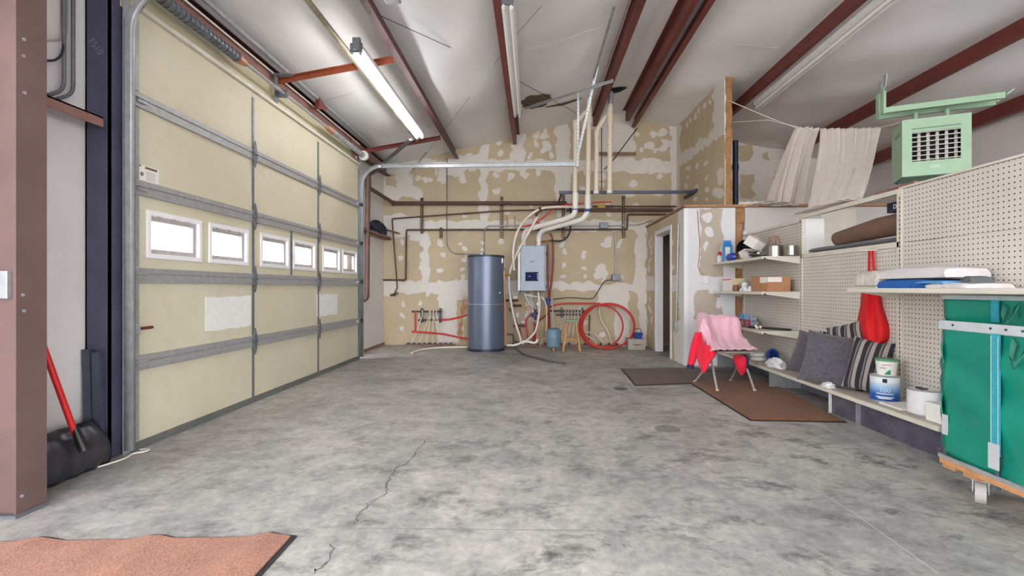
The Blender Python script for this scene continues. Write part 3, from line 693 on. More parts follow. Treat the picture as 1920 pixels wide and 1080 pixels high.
mk('web', MB().box(-2.90,-2.78,CY1+.0,Y0-.17,2.215,2.225).box(-2.79,-2.78,CY1+.0,Y0-.17,2.16,2.225), M_['girt'], gt, smooth=0)
for i, (px, lab) in enumerate((((125,0),'left bent grey conduit dropping behind the plum column'), ((142,0),'right bent grey conduit dropping beside the navy jamb'))):
    A_ = atX(120+i*16, 0, -2.89+.0); yy = atX((118,135)[i]+2, 60, -2.89).y
    pts = [(-2.89,yy,3.3),(-2.89,yy,2.24+.0),(-2.89,yy-.09,2.235)] if True else None
    pipe('bent_conduit', [(-2.89,yy,3.3),(-2.89,yy,2.34),(-2.89,yy-.1,2.27)], .011, M_['galv_dark'], None, lab, 'conduit', 'bent wall conduits', rad=.06)
bulge = MB(); rows = []
for i in range(13):
    z = 2.45 + .86*i/12; k = math.sin(min(1, i/4)*math.pi/2)
    rows.append([Vector((XL+.005+.07*k*math.sin(math.pi*j/10), CY1-.02+(.56*k)*j/10, z)) for j in range(11)])
bulge.loft(rows); mk('liner_bulge', bulge, M_['white_wall'], smooth=60, solid=.006, label='white bulging liner blanket behind the plum column', cat='liner')
pipe('black_cable', [(XL+.06,CY1-.02,2.42),(XL+.075,CY1+.2,2.43),(XL+.07,CY1+.42,2.52),(XL+.05,CY1+.47,2.8),(XL+.05,CY1+.45,3.3)], .007, M_['black_rub'], None, 'thin black cable curving round the white liner bulge', 'cable', k=6)
pc = thing('column_conduit', 'grey conduit and switch box fixed inside the plum column', 'conduit', (-2.62, CY0+.0, 1.0))
cy = CY0+.02
q = atY(9, 300, cy)
pipe('tube', [(q.x-.12,cy+.02,q.z+.38+.0),(q.x+.0,cy+.01,atY(9,165,cy).z),(q.x+.005,cy+.01,atY(9,500,cy).z)], .013, M_['galv'], pc, rad=.05)
mk('switch_box', MB().box(atY(-10,505,cy).x, atY(25,505,cy).x, cy-.03, cy+.04, atY(10,560,cy).z, atY(10,508,cy).z), M_['galv'], pc, smooth=0, bevel=.004)
mk('clip', MB().box(q.x-.06, CX-.012, cy-.004, cy+.0, atY(0,130,cy).z, atY(0,117,cy).z), M_['girt'], pc, smooth=0)
# snow shovel
s0 = atZ(214, 848); s1 = atZ(92, 918); base = thing('snow_shovel', 'snow shovel with red shaft and black ribbed scoop leaning in the corner', 'shovel', (s0.x, (s0.y+s1.y)/2, 0))
rows = []; ya, yb = 2.50, 2.985
for i in range(25):
    t = i/24; y = ya+(yb-ya)*t; row = []
    for j in range(11):
        a = j/10; z = .275*a; x = -2.705 + .04*math.sin(math.pi*a) - .10*a**2 + .007*math.sin(t*26 - a*3.0)
        row.append(Vector((x, y, .006+z)))
    rows.append(row)
mk('scoop', MB().loft(rows), M_['shovel'], base, solid=.005)
hp = atX(141, 812, -2.72)
mk('shaft', MB().cyl((-2.72,hp.y,.25),(-2.80,hp.y-.17,.95),.017,n=12), M_['shaft_red'], base)
mk('shaft_label', MB().cyl((-2.792,hp.y-.153,.88),(-2.80,hp.y-.17,.95),.0185,n=12), M_['paper'], base)
mk('grip', MB().cyl((-2.80,hp.y-.17,.95),(-2.82,hp.y-.21,1.12),.022,n=12), M_['knob_black'], base)
mk('socket', MB().cyl((-2.672,hp.y+.01,.15),(-2.722,hp.y-.002,.29),.026,.02,n=12), M_['knob_black'], base)
for i, (dy, dx, h_) in enumerate(((.0,.0,.72),(.0,.062,.70))):
    mk('steel_offcut', MB().bar((-2.88+dx,Yj-.03-dy*.3,0.0),(-2.905+dx*1.05,Yj-.022,h_),.03,.05), M_['steel_dark'], label=('bluish steel offcut leaning against the navy jamb','narrower steel offcut leaning in front of the first one')[i], cat='offcut', group='steel offcuts', smooth=0)
pipe('cotton_cord', [Vector((XD+.06,Y0-.02,.008))+Vector(v) for v in ((-.02,.05,0),(.04,.06,0),(.05,.0,.004),(.0,-.03,0),(.02,-.12,0),(.0,-.22,0),(-.03,-.3,0))], .006, M_['rope'], None, 'pale cord lying at the near corner of the overhead door', 'cord', k=6)
# ------------------------------------------------------------------ fluorescent fixtures
M_['tube_on'] = emis('lit tube', (1, .985, .96, 1), TUBE_POWER); M_['tube_off'] = mat('unlit tube', C(240,240,240), .25, 0, .02, 5)
def fixture(label, X, Z, y0, y1, lit, tilt=0.0):
    t = thing('fluorescent_fixture', label, 'light', (X, (y0+y1)/2, Z), 'fluorescent strip fixtures')
    R = Matrix.Translation((X,0,Z)) @ Matrix.Rotation(tilt, 4, 'Y') @ Matrix.Translation((-X,0,-Z))
    mb = MB().prism([R @ Vector(p) for p in ((X-.055,0,Z+.075),(X-.055,0,Z+.03),(X-.03,0,Z+.012),(X+.03,0,Z+.012),(X+.055,0,Z+.03),(X+.055,0,Z+.075))], (0,y0,0), (0,y1,0))
    mk('housing', mb, M_['white_metal'], t, smooth=0)
    for y in (y0, y1): mk('end_cap', MB().box(X-.058,X+.058,y-.008,y+.008,Z-.012,Z+.078, R), M_['galv_dark'], t, smooth=0)
    for s in (-1, 1):
        a = R @ Vector((X+s*.038,y0+.02,Z-.022)); b = R @ Vector((X+s*.038,y1-.02,Z-.022))
        mk('tube', MB().cyl(a, b, .019, n=12), M_['tube_on'] if lit else M_['tube_off'], t)
        for q, d in ((a, -.016), (b, .016)): mk('lamp_holder', MB().cyl(q, q+Vector((0,d,0)), .014, n=8).bar(q+Vector((0,d,-.012)), q+Vector((0,d,.04)), .02, .012), M_['galv'] if lit else M_['pvc_white'], t)
    return t
hL = 2.25; xL = -.748*hL; yn = hL*F/450*1.0; yf = hL*F/280
fl = fixture('lit twin tube fluorescent fixture over the overhead door side', xL, H+hL, atX(668,88,xL).y, atX(787,262,xL).y, True)
mk('hanger_box', MB().box(xL-.02,xL+.05,atX(668,88,xL).y-.05,atX(668,88,xL).y-.012,H+hL+.0,H+hL+.11), M_['galv_dark'], fl, smooth=0)
fixture('second lit twin tube fixture nearer the open bay', xL, H+hL, -1.6, 1.1, True)
zc_ = zr(-.33)-.205-.09
fixture('narrow unlit white fixture under the centre purlin', -.245, zc_, atY(957,2,1).y*0 + 4.62, 7.62, False, .12)
zR = 3.82
fixture('unlit white fixture under the right hand ceiling slope', 3.33, zR, 4.1, 7.4, False, -.22)
mk('ceiling_speaker', MB().box(-1.30,-1.16,4.15,4.25,zr(-1.2)-.30,zr(-1.2)-.22), M_['galv'], smooth=0, bevel=.01, label='grey junction box by the top edge left of centre', cat='junction box')

# slotted hanger angles for the far door rail
def slotted(name, a, b, label, w=.04, up=(0,0,1)):
    a = Vector(a); b = Vector(b); t = thing(name, label, 'hanger', a, 'slotted hanger angles'); mk('angle', MB().bar(a, b, w, .004, up), M_['galv'], t, smooth=0)
    sl = MB(); n = int((b-a).length/.055); d = (b-a).normalized()
    u = Vector(up); sd = d.cross(u).normalized(); nn = sd.cross(d).normalized()
    for i in range(n):
        p = a + d*(.03+i*.055); sl.bar(p - nn*.0006, p+d*.028 - nn*.0006, .012, .0066, up)
    mk('slot_row', sl, M_['galv_dark'], t, smooth=0, kind='stuff'); return t
ra = Vector((.66, Y1+.10, ZD)); A1 = atY(1114,128,6.9); A0 = onceil(1152,2) 
slotted('hanger_angle', (.66, Y1+.11, ZD-.02), atY(1120,125,7.2), 'lower slotted angle rising from the end of the door rail', .035, (0,1,0))
slotted('hanger_angle', atY(1112,148,7.12), A0-Vector((0,0,.06)), 'upper slotted angle climbing toward the camera along the ceiling', .035, (0,1,.3))
slotted('hanger_angle', onceil(984,192)-Vector((0,0,.10)), atY(1150,151,7.0), 'slotted angle crossing under the centre of the ceiling', .045, (0,1,0))
slotted('hanger_angle', atY(1084,168,7.55), atY(1084,300,7.72), 'short vertical slotted angle beside the white vent pipes', .03, (0,1,0))
def wirepx(label, px, mt, r=.004, name='ceiling_cable'): return pipe(name, px, r, mt, None, label, 'cable', 'thin ceiling cables', n=5)
wirepx('long dark cable slanting across the ceiling from top left', [onceil(700,0)-Vector((0,0,.12)), atY(935,130,6.6), atY(1080,212,8.6), atY(1092,222,8.9)], M_['wire'])
wirepx('fine cable falling right to left from the centre fixture', [onceil(1015,3)-Vector((0,0,.05)), atY(972,60,5.6), atY(905,150,6.8), atY(768,330,9.0)], M_['wire'], .0022)
wirepx('dark brace rod by the white vent pipes', [atY(1195,240,9.3), atY(1150,300,9.2), atY(1133,318,9.2)], M_['wire'], .01, 'brace_rod')
wirepx('short brace rod hanging near the plum purlin end', [atY(800,285,8.6), atY(768,325,8.9)], M_['wire'], .006, 'brace_rod')

# ------------------------------------------------------------------ pipework on the back wall
def W(px, Y): return [atY(p[0], p[1], p[2] if len(p) > 2 else Y) for p in px]
YW = 9.40
ms = thing('main_pipe_run', 'thick brown pipe run from the corner drop across the back wall', 'pipe', atY(738,381,9.36))
XV = -2.78; yv = atX(690, 400, XV).y
pv = atX(690, 338, XV); pb = atX(688, 560, XV)
mk('riser', MB().tube(fillet([pv, pb, pb+Vector((-.12,0,-.04))], .06), .042, 10), M_['brown_pipe'], ms)
mk('diagonal_pipe', MB().tube([atX(692,352,XV), atY(738,381,9.36)], .036, 10), M_['brown_pipe'], ms)
mk('cross_pipe', MB().tube([atY(738,381,9.36), atY(1062,381,9.36)], .038, 10), M_['brown_pipe'], ms)
mk('tee', MB().cyl(pv+Vector((0,0,-.12)), pv+Vector((0,0,.03)), .052), M_['black_iron'], ms)
mk('union', MB().sphere(atY(738,381,9.36), .05), M_['black_iron'], ms)
mk('elbow', MB().tube(fillet([pv+Vector((0,0,.0)), pv+Vector((0,0,.10)), atX(712,313,-2.74)], .06), .05, 10), M_['brown_pipe'], ms)
pipe('gas_pipe', W([(738,553),(745,540),(735,410),(945,395),(1060,392)], YW), .014, M_['black_iron'], None, 'thin dark pipe sloping along the wall with a valved drop', 'pipe', 'thin wall pipes', rad=.03)
mk('valve', MB().sphere(atY(739,553,9.38), .03, 10).cyl(atY(732,554,9.38), atY(746,549,9.38), .018, n=8), M_['black_iron'], label='small valve at the foot of the sloping thin pipe', cat='valve')
pipe('gas_pipe', W([(718,525),(761,525),(762,431),(1176,430),(1177,402),(1250,402)], 9.43), .017, M_['black_iron'], None, 'stepped dark pipe crossing the wall below the thick run', 'pipe', 'thin wall pipes', rad=.03)
pipe('gas_pipe', W([(1062,394),(1262,394)], 9.36), .03, M_['brown_pipe'], None, 'brown pipe to the right of the vent pipes, lower of two', 'pipe', 'thin wall pipes')
_g = pipe('gas_pipe', W([(1110,387),(1268,387)], 9.30), .016, M_['black_iron'], None, 'brown pipe to the right of the vent pipes, upper of two', 'pipe', 'thin wall pipes')
pipe('conduit_run', W([(838,296),(838,462),(850,476),(908,477)], 9.44), .009, M_['galv_dark'], None, 'grey conduit dropping from the roof to the tank top', 'conduit', 'wall conduits', rad=.2)
pipe('conduit_run', W([(908,480,8.9),(908,434,9.3),(914,423,9.42),(1150,423,9.44),(1200,421,9.44),(1213,416,9.2),(1225,412,9.0)], 9.42), .012, M_['galv'], None, 'grey conduit rising from the tank and crossing the wall', 'conduit', 'wall conduits', rad=.12)
pipe('conduit_run', W([(1145,431),(1154,436),(1155,516)], 9.44), .011, M_['galv'], None, 'grey conduit dropping to the wall outlet box', 'conduit', 'wall conduits', rad=.12)
mk('outlet_box', MB().box(*[c for ab in zip(atY(1148,526,9.36), atY(1161,515,9.49)) for c in ab]), M_['galv_dark'], smooth=0, bevel=.006, label='grey outlet box on the back wall right of the boiler', cat='outlet')
mk('outlet_box', MB().box(*[c for ab in zip(atY(1125,428,9.38), atY(1138,418,9.49)) for c in ab]), M_['galv_dark'], smooth=0, bevel=.006, label='grey junction box on the conduit below the pipes', cat='outlet')
pipe('power_cord', W([(1149,525),(1135,527),(1125,540),(1115,556),(1105,560),(1070,558),(1040,561),(1022,566)], 9.42), .011, M_['grey_rub'], None, 'grey cord looping from outlet box to the boiler', 'cord', k=5)
def chan(x, y0, y1, label):
    a = atY(x, y0, 9.45); b = atY(x, y1, 9.45); t = thing('strut_channel', label, 'channel', b, 'vertical strut channels')
    mk('rail', MB().box(a.x-.025,a.x+.025,9.43,9.47,b.z,a.z), M_['chan'], t, smooth=0)
    sl = MB(); n = int((a.z-b.z)/.05)
    for i in range(n): sl.box(a.x-.006,a.x+.006,9.427,9.431,b.z+.012+i*.05,b.z+.04+i*.05)
    mk('slot_row', sl, M_['brass'], t, smooth=0, kind='stuff')
chan(791,371,438,'slotted channel at the left end of the pipe run'); chan(941,369,446,'slotted channel above the grey tank'); chan(827,427,446,'short slotted channel left of the tank conduit')
chan(1056,362,446,'slotted channel behind the bent vent pipes'); chan(1169,368,446,'slotted channel right of the vent pipes')
st = thing('steel_strut', 'long grey strut carrying the vent pipe ends', 'strut', atY(1180,360,8.55))
mk('rail', MB().bar(atY(1048,361,8.54), atY(1300,360,8.54), .046, .05), M_['steel_dark'], st, smooth=0)
mk('knee_brace', MB().bar(atY(1053,362,8.56), atY(1046,383,9.3), .03, .03), M_['brown_pipe'], st, smooth=0)
mk('end_clip', MB().bar(atY(1284,371,8.75), atY(1308,356,8.3), .04, .05), M_['steel_dark'], st, smooth=0)
mk('hanger_rod', MB().cyl(atY(1128,240,8.56), atY(1128,358,8.56), .009, n=6), M_['steel_dark'], st)
mk('support_angle', MB().bar(atY(1122,288,9.28), atY(1192,288,9.28), .05, .05), mat('rusty angle', C(140,108,80), .6, 0, .2, 10), label='short rusty angle iron behind the vent pipes', cat='angle iron', smooth=0)

def vent(label, px, mt, r, bands=(), Y=9.12):
    P = W(px, Y); t = thing('vent_pipe', label, 'pipe', P[-1], 'white vent pipes')
    mk('pipe_body', MB().tube(fillet(P, .10), r, 14), mt, t, smooth=60)
    for x, y, h, m2, k in bands: a = atY(x, y, Y); mk('collar', MB().cyl(a, a-Vector((0,0,h)), r*k, n=14), m2, t)
    return t
pw, pc_ = M_['pvc_white'], M_['pvc']
vent('white vent pipe bending into the boiler left port', [(1079,372,8.45),(1078,402,8.45),(1062,410,8.55),(987,431,9.1),(982,442,9.14),(982,463,9.14)], pw, .047, [(1079,362,.16,pw,1.13),(1078,392,.02,M_['blue_plast'],1.06)], 8.45)
vent('white vent pipe bending into the boiler right port', [(1102,376,8.4),(1102,398,8.4),(1092,412,8.46),(1018,431,9.0),(1010,442,9.1),(1010,463,9.1)], pw, .047, [(1102,366,.15,pw,1.13),(1102,392,.05,M_['blue_plast'],1.08)], 8.4)
vent('cream vent riser leftmost of the four', [(1102,205),(1090,219),(1079,232),(1078,366)], pc_, .040, [(1079,226,.13,pc_,1.2)], 8.45)
vent('tall cream vent riser second from the left', [(1105,176),(1104,240),(1102,366)], pc_, .043, [(1104.5,202,.26,pc_,1.18)], 8.4)
vent('cream vent riser joined to the tall one by a wye', [(1143,210),(1126,232),(1119,246),(1118,362)], pc_, .040, [(1119,246,.12,pc_,1.2),(1118,358,.05,pw,1.2)], 8.42)
vent('tall cream vent riser rightmost of the four', [(1145,164),(1143,362)], pc_, .042, [(1145,174,.2,M_['galv'],1.12),(1144,202,.30,pc_,1.22),(1143,262,.09,pc_,1.18),(1143,357,.05,pw,1.2)], 8.35)

# ------------------------------------------------------------------ tank
tc_ = Vector((atY(911,660,8.79).x, 8.79, 0)); r = .328; zt = 1.70
tk = thing('water_tank', 'tall blue grey cylindrical water tank against the back wall', 'tank', tc_)
mk('shell', MB().lathe([(r,.045),(r,.83),(r-.006,.838),(r,.846),(r,zt-.03)], tc_, 48), M_['tank'], tk, smooth=30)
mk('base_ring', MB().lathe([(r-.01,0),(r+.006,.004),(r+.006,.05)], tc_, 48), M_['tank_dk'], tk)
mk('top_ring', MB().lathe([(r+.006,zt-.032),(r+.006,zt),(r-.03,zt+.006)], tc_, 48), M_['tank_dk'], tk)
mk('seam_band', MB().lathe([(r+.001,.826),(r+.0025,.83),(r+.0025,.836),(r+.001,.84)], tc_, 48), M_['galv'], tk)
mk('junction_cover', MB().lathe([(.055,0),(.05,.05),(.02,.07)], tc_+Vector((-.06,-.12,zt)), 16), M_['galv'], tk)
def ontank(px, py):
    d = ray(px, py); a = d.x**2+d.y**2; o = CAM-tc_; b = 2*(o.x*d.x+o.y*d.y); c = o.x**2+o.y**2-r*r; return CAM + d*((-b-math.sqrt(max(b*b-4*a*c,0)))/(2*a))
p = ontank(941,488); mk('rating_label', MB().box(p.x-.02,p.x+.02,p.y-.004,p.y+.012,p.z-.05,p.z+.03), M_['galv'], tk, smooth=0)
p = ontank(937,549); mk('sensor_cap', MB().sphere(p, .016, 8), M_['white_metal'], tk)
mk('outlet_nipple', MB().cyl(tc_+Vector((r-.02,-.05,1.42-.06)), tc_+Vector((r+.16,-.1,1.36)), .022, n=8), M_['brass'], tk)
mk('tank_riser', MB().cyl(atY(945,507,8.62), atY(949,646,8.62), .017, n=8), M_['copper'], label='copper riser standing along the right of the tank', cat='pipe')

# ------------------------------------------------------------------ boiler
b0 = atY(970.5,460,9.02); b1 = atY(1024,546,9.02); bx0, bx1, bz1, bz0 = b0.x, b1.x, b0.z, b1.z
bo = thing('wall_boiler', 'grey wall hung boiler with a small dark blue screen', 'boiler', ((bx0+bx1)/2, 9.25, bz0))
mk('cabinet', MB().box(bx0,bx1,9.05,9.49,bz0,bz1), M_['boiler'], bo, smooth=0, bevel=.012)
mk('front_cover', MB().box(bx0+.055,bx1-.03,9.02,9.052,bz0+.005,bz1-.005), M_['boiler'], bo, smooth=0, bevel=.008)
mk('side_trim', MB().box(bx0+.002,bx0+.052,9.022,9.05,bz0+.005,bz1-.005), M_['white_metal'], bo, smooth=0, bevel=.006)
s0_, s1_ = atY(985,510,9.0), atY(1009.5,527,9.0)
sc_ = mk('screen', MB().box(s0_.x,s1_.x,9.008,9.024,s1_.z,s0_.z), mat('navy display', C(22,34,78), .6, 0, .1, 20, spec=.15), bo, smooth=0, bevel=.004)
mk('screen_edge', MB().box(s1_.x-.022,s1_.x-.008,9.005,9.01,s1_.z+.025,s0_.z-.02), M_['boiler'], sc_, smooth=0)
RX = Matrix.Rotation(math.pi/2, 4, 'X')
pl = atY(997.5,490,9.018); text('logo', 'em', .07, mat('dark print', C(60,58,74), .6), Matrix.Translation((pl.x,9.0185,pl.z)) @ RX, bo)
pl = atY(993,518,9.006); text('screen_text', 'em', .03, M_['white_metal'], Matrix.Translation((pl.x,9.0065,pl.z)) @ RX, sc_)
for x, h in ((976,.07),(991,.05),(1009,.07),(1016,.05)):
    a = atY(x,547,9.2); mk('port', MB().cyl((a.x,9.2,bz0+.005),(a.x,9.2,bz0-h),.02,n=8), M_['brass'] if x == 991 else M_['galv'], bo)
for z in (.1, .82): mk('hinge', MB().box(bx1,bx1+.012,9.06,9.09,bz0+z*(bz1-bz0)-.035,bz0+z*(bz1-bz0)+.035), M_['knob_black'], bo, smooth=0)

# hoses and lines around the boiler
def hose(label, px, Y, r, mt, cat='hose', grp='boiler hoses', k=7, name='pex_line'): return pipe(name, W(px, Y), r, mt, None, label, cat, grp, k=k)
wx, rx, dx = M_['pex_white'], M_['pex_red'], M_['pex_dred']
hose('cream line arching from boiler top to the tank outlet', [(964,507),(962,480),(965,450),(975,425),(992,405),(1013,392),(1040,388),(1110,388)], 8.86, .022, wx)
hose('cream line running from the arch joint down behind the tank', [(1014,393),(1000,420),(985,447),(967,480),(956,510),(954,530),(957,560),(965,600),(975,632),(977,645)], 8.94, .024, wx)
mk('brass_joint', MB().sphere(atY(1013,393,8.88), .05, 10).cyl(atY(1013,393,8.88), atY(1004,405,8.9), .03, n=8), M_['black_iron'], label='dark tee fitting where the cream lines meet', cat='fitting')
hose('red line rising from the cream arch to the far right end', [(975,425),(1000,420),(1020,407),(1040,390),(1060,384),(1100,381),(1130,379),(1146,379)], 8.98, .013, rx)
hose('short red branch under the bent vent pipe', [(1000,413),(1008,417),(1018,423)], 9.2, .013, rx)
hose('dark red line falling along the boiler right side', [(1031,437),(1036,450),(1037,490),(1034,530),(1030,560),(1029,625)], 9.25, .018, dx)
_h = hose('second dark red line close to the boiler edge', [(1027,458),(1027,500),(1028,540),(1029,572),(1031,600),(1031,625)], 9.18, .015, dx)
mk('blue_fitting', MB().cyl(atY(1027,572,9.16), atY(1027,559,9.16), .036,.045, n=12), M_['blue_plast'], _h, label='blue plastic fitting')
hose('black hose curling from the strut to the boiler top', [(1030,451),(1050,452),(1062,446),(1069,432),(1070,410),(1070,394),(1066,384),(1058,381)], 9.22, .017, M_['black_rub'])
mk('brass_fitting', MB().cyl(atY(1006,455,9.1), atY(1032,451,9.2), .018, n=8).sphere(atY(1007,455,9.1), .03, 8), M_['brass'], label='brass fitting on top of the boiler', cat='fitting')
mk('coupling', MB().cyl(atY(1136,387,9.30), atY(1150,387,9.30), .024, n=8), M_['black_iron'], _g)
mk('valve_body', MB().cyl(atY(1121,387,9.30), atY(1134,387,9.30), .026, n=8), mat('yellow tag', C(206,176,64), .5), _g, label='yellow valve')
for i, x in enumerate((951,965)): pipe('brass_valve', W([(x,404),(x,412),(x+1,426)], 9.36), .011, M_['brass'], None, ('left','right')[i]+' brass stem standing on the pipe above the tank', 'valve', 'brass stems')
# cluster under the boiler
hose('white line curving from the circulator to the floor', [(1009,549),(1012,570),(1009,600),(1003,622),(990,636),(978,645)], 8.95, .02, wx)
hose('grey flexible connector below the boiler', [(983,550),(990,566),(998,578),(999,600)], 9.05, .02, M_['galv'])
hose('thin white line looping under the boiler to the right', [(985,553),(1000,556),(1015,558),(1023,568),(1025,590),(1024,640)], 9.0, .009, M_['pvc_white'])
hose('yellow wiring under the boiler', [(973,556),(974,566),(985,575),(988,582),(996,580)], 9.05, .007, mat('yellow wire', C(214,164,60), .5))
hose('orange wiring beside the relay boxes', [(984,580),(990,574),(997,577),(1002,585)], 9.02, .006, mat('orange wire', C(206,100,50), .5))
for i, (px, lab) in enumerate((([(955,578),(962,590),(970,610),(976,640)],'dark red line slanting behind the cream hose'), ([(990,638),(988,620),(987,600),(995,590),(1001,582)],'red line rising to the relay boxes'), ([(1000,640),(1001,622),(1006,606),(1015,598),(1028,588)],'red line crossing below the blue circulator'),
        ([(1004,640),(1003,620),(1001,605)],'short red riser behind the circulator'), ([(976,641),(977,634),(974,615)],'dark red stub near the tank foot'))):
    hose(lab, px, 9.15, .017, dx if i % 2 == 0 else rx)
hose('red header line rising to the right of the boiler', [(1029,578),(1040,572),(1060,569),(1090,569),(1112,569),(1126,569)], 9.3, .016, rx)
pm = thing('circulator_pump', 'dark blue circulator pump under the boiler', 'pump', atY(1004,595,9.05))
mk('motor', MB().cyl(atY(1000,591,8.96), atY(1006,591,9.16), .05, n=14), mat('pump blue', C(36,52,110), .4, 0, .15, 10), pm)
mk('volute', MB().sphere(atY(1006,586,9.12), .05, 12).cyl(atY(1004,580,9.12), atY(1004,600,9.12), .024, n=10), M_['black_iron'], pm)
ga = thing('air_separator', 'silver fitting with a round gauge under the boiler', 'fitting', atY(1009,575,9.02))
mk('body', MB().cyl(atY(1009,548,9.05), atY(1009,585,9.05), .02, n=10), M_['galv'], ga)
mk('gauge', MB().cyl(atY(1009,570,8.98), atY(1009,570,9.05), .028, n=16), M_['white_metal'], ga)
mk('tag_chain', MB().tube(W([(1008,590),(1007,615),(1008,640)], 9.0), .018, 8), mat('striped wrap', C(196,150,140), .6, 0, .5, 22), ga)
for i, (x, y, w, h_) in enumerate(((966,558,9,7),(970,591,5,9),(987,592,6,9),(981,604,7,5))):
    a = atY(x-w/2,y-h_/2,9.0); b = atY(x+w/2,y+h_/2,9.0)
    a = atY(x-w/2,y-h_/2,9.42); b = atY(x+w/2,y+h_/2,9.42); mk('relay_box', MB().box(a.x,b.x,9.42,9.498,b.z,a.z), M_['white_metal'], smooth=0, bevel=.005, label=('white thermostat box beside the tank','small grey relay left of the wiring','small grey relay right of the wiring','low relay on the zone valve')[i], cat='relay', group='relays')
for i, (y, x0, x1) in enumerate(((573,958,978),(563,946,972),(611,963,985))):
    mk('iron_nipple', MB().cyl(atY(x0,y,9.2), atY(x1,y,9.2), .022, n=8), M_['black_iron'], label=('dark cross pipe below the thermostat box','thin cross pipe meeting the tank riser','low dark cross pipe behind the hoses')[i], cat='pipe', group='dark cross pipes')
pipe('drain_manifold', W([(950,647),(966,647),(985,640),(1003,643),(1008,636)], 8.85), .022, M_['pvc_white'], None, 'white drain pipe snaking at the tank foot', 'pipe', k=5)
pipe('copper_return', W([(949,627),(962,627),(963,640),(975,642)], 8.95), .016, M_['black_iron'], None, 'dark return pipe stepping down by the tank foot', 'pipe', rad=.03)
pb_ = atY(1021,582,9.35); mk('pine_board', MB().box(pb_.x-.02,atY(1029,582,9.35).x,9.44,9.49,.0,atY(1021,580,9.35).z), M_['yellow_wood'], smooth=0, label='upright pine board behind the red lines', cat='board')

# expansion tank
ec = atY(1038,640,8.75); ec.z = 0; et = thing('expansion_tank', 'small slate blue expansion tank standing by the stool', 'tank', ec)
mk('body', MB().lathe([(.05,.045),(.11,.06),(.132,.09),(.134,.22),(.137,.23),(.134,.24),(.132,.34),(.11,.385),(.05,.405)], ec, 28), M_['exp'], et)
mk('foot', MB().cyl(ec, ec+Vector((0,0,.06)), .025, n=10), M_['brass'], et)
mk('stem', MB().cyl(ec+Vector((0,0,.40)), ec+Vector((-.02,.15,.95)), .012, n=8), M_['galv'], et)
# stool
sc0 = atY(1071,600,8.72); sc0.z = 0; zs = .56; sl_ = thing('wooden_stool', 'wooden stool with a round worn green seat', 'stool', sc0)
mk('seat', MB().lathe([(.12,zs-.035),(.138,zs-.028),(.14,zs-.006),(.125,zs)], sc0, 28), M_['green_seat'], sl_)
ft = []
for sx, sy in ((-1,-1),(1,-1),(1,1),(-1,1)):
    a = sc0+Vector((sx*.075,sy*.075,zs-.03)); b = sc0+Vector((sx*.15,sy*.13,0)); ft.append((a,b)); mk('leg', MB().tube([a, a.lerp(b,.5), b], [.013,.017,.015], 10), M_['yellow_wood'], sl_)
for i in range(4):
    t = .68 if i % 2 else .62; mk('rung', MB().cyl(ft[i][0].lerp(ft[i][1],t), ft[(i+1)%4][0].lerp(ft[(i+1)%4][1],t), .010, n=8), M_['yellow_wood'], sl_)
# red hose coil leaning on the wall
hcl = thing('red_hose_coil', 'coil of red tubing leaning against the back wall', 'hose', atY(1140,655,9.0))
for i, (cx, cy_, rx_, ry_, Yb) in enumerate(((1139,615,50,41.5,8.94),(1141,616,49,42,8.99),(1127,612,41,40,9.05))):
    P = []
    for k in range(40):
        a = 2*math.pi*k/40; x = cx+rx_*math.cos(a); y = cy_+ry_*math.sin(a); P.append(atY(x, y, Yb+.24*(cy_+ry_-y)/(2*ry_)))
    m_ = min(v.z for v in P); P = [v+Vector((0,0,.018-m_ if m_ < .018 else 0)) for v in P]
    mk('loop', MB().tube(P, .016, 8, closed=True), rx, hcl, smooth=60)
hose('white tail hanging inside the red coil', [(1124,572),(1124,588),(1130,605),(1140,622),(1146,640),(1147,648)], 9.36, .012, wx)
# manifolds
def manifold(label, x0, x1, y, xs, ya, feet, sd, rec=None):
    P = atY(x0,y,9.36); t = thing('heating_manifold', label, 'manifold', P, 'floor heating manifolds')
    mk('upper_bar', MB().cyl(atY(x0,y,9.36), atY(x1,y,9.36), .018, n=10), M_['black_iron'], t); mk('lower_bar', MB().cyl(atY(x0+12,ya,9.36), atY(x1,ya,9.36), .016, n=10), M_['black_iron'], t)
    for x in xs: mk('strut', MB().box(atY(x,y,9.4).x-.02,atY(x,y,9.4).x+.02,9.39,9.46,atY(x,ya+5,9.4).z,atY(x,y-6,9.4).z), M_['steel_dark'], t, smooth=0)
    for i, (u, v, w) in enumerate(feet):
        mk('port', MB().cyl(atY(u,y-2,9.33), atY(u,y+9,9.33), .012, n=8), M_['galv'], t)
        mk('loop_line', MB().tube(catmull(W([(u,y+8),(u-(u-v)*.15,y+16),((u+v)/2,(y+w)/2+6),(v,w)], 9.34), 5), .0085, 6), M_['pex_white'], t)
    return t
mf = manifold('left wall manifold with white loops fanning to the floor', 772, 829, 584, (790.5, 825.5), 600, [(792,772,643),(805,785,643),(807,799,643),(812,812,643),(813,828,643),(818,834,642)], 0)
mk('red_loop', MB().tube(W([(779,584),(779,622)], 9.35), .018, 8), rx, mf); mk('red_return', MB().tube(W([(772,622),(795,623),(830,626),(877,636)], 9.30), .018, 8), rx, mf)
mk('red_supply', MB().tube(catmull(W([(828,600),(842,599),(860,595),(878,590)], 9.30), 4), .018, 8), rx, mf)
fr = thing('floor_clip_rail', 'grey clip rail holding the pipe loops at the floor', 'rail', atY(805,647,9.4))
mk('plate', MB().box(atY(760,648,9.38).x,atY(852,648,9.38).x,9.33,9.44,.0,.03), M_['girt'], fr, smooth=0)
for i in range(9): x = atY(766+i*10,648,9.38).x; mk('clip', MB().box(x-.022,x+.022,9.32,9.40,.03,.06), M_['steel_dark'], fr, smooth=0)
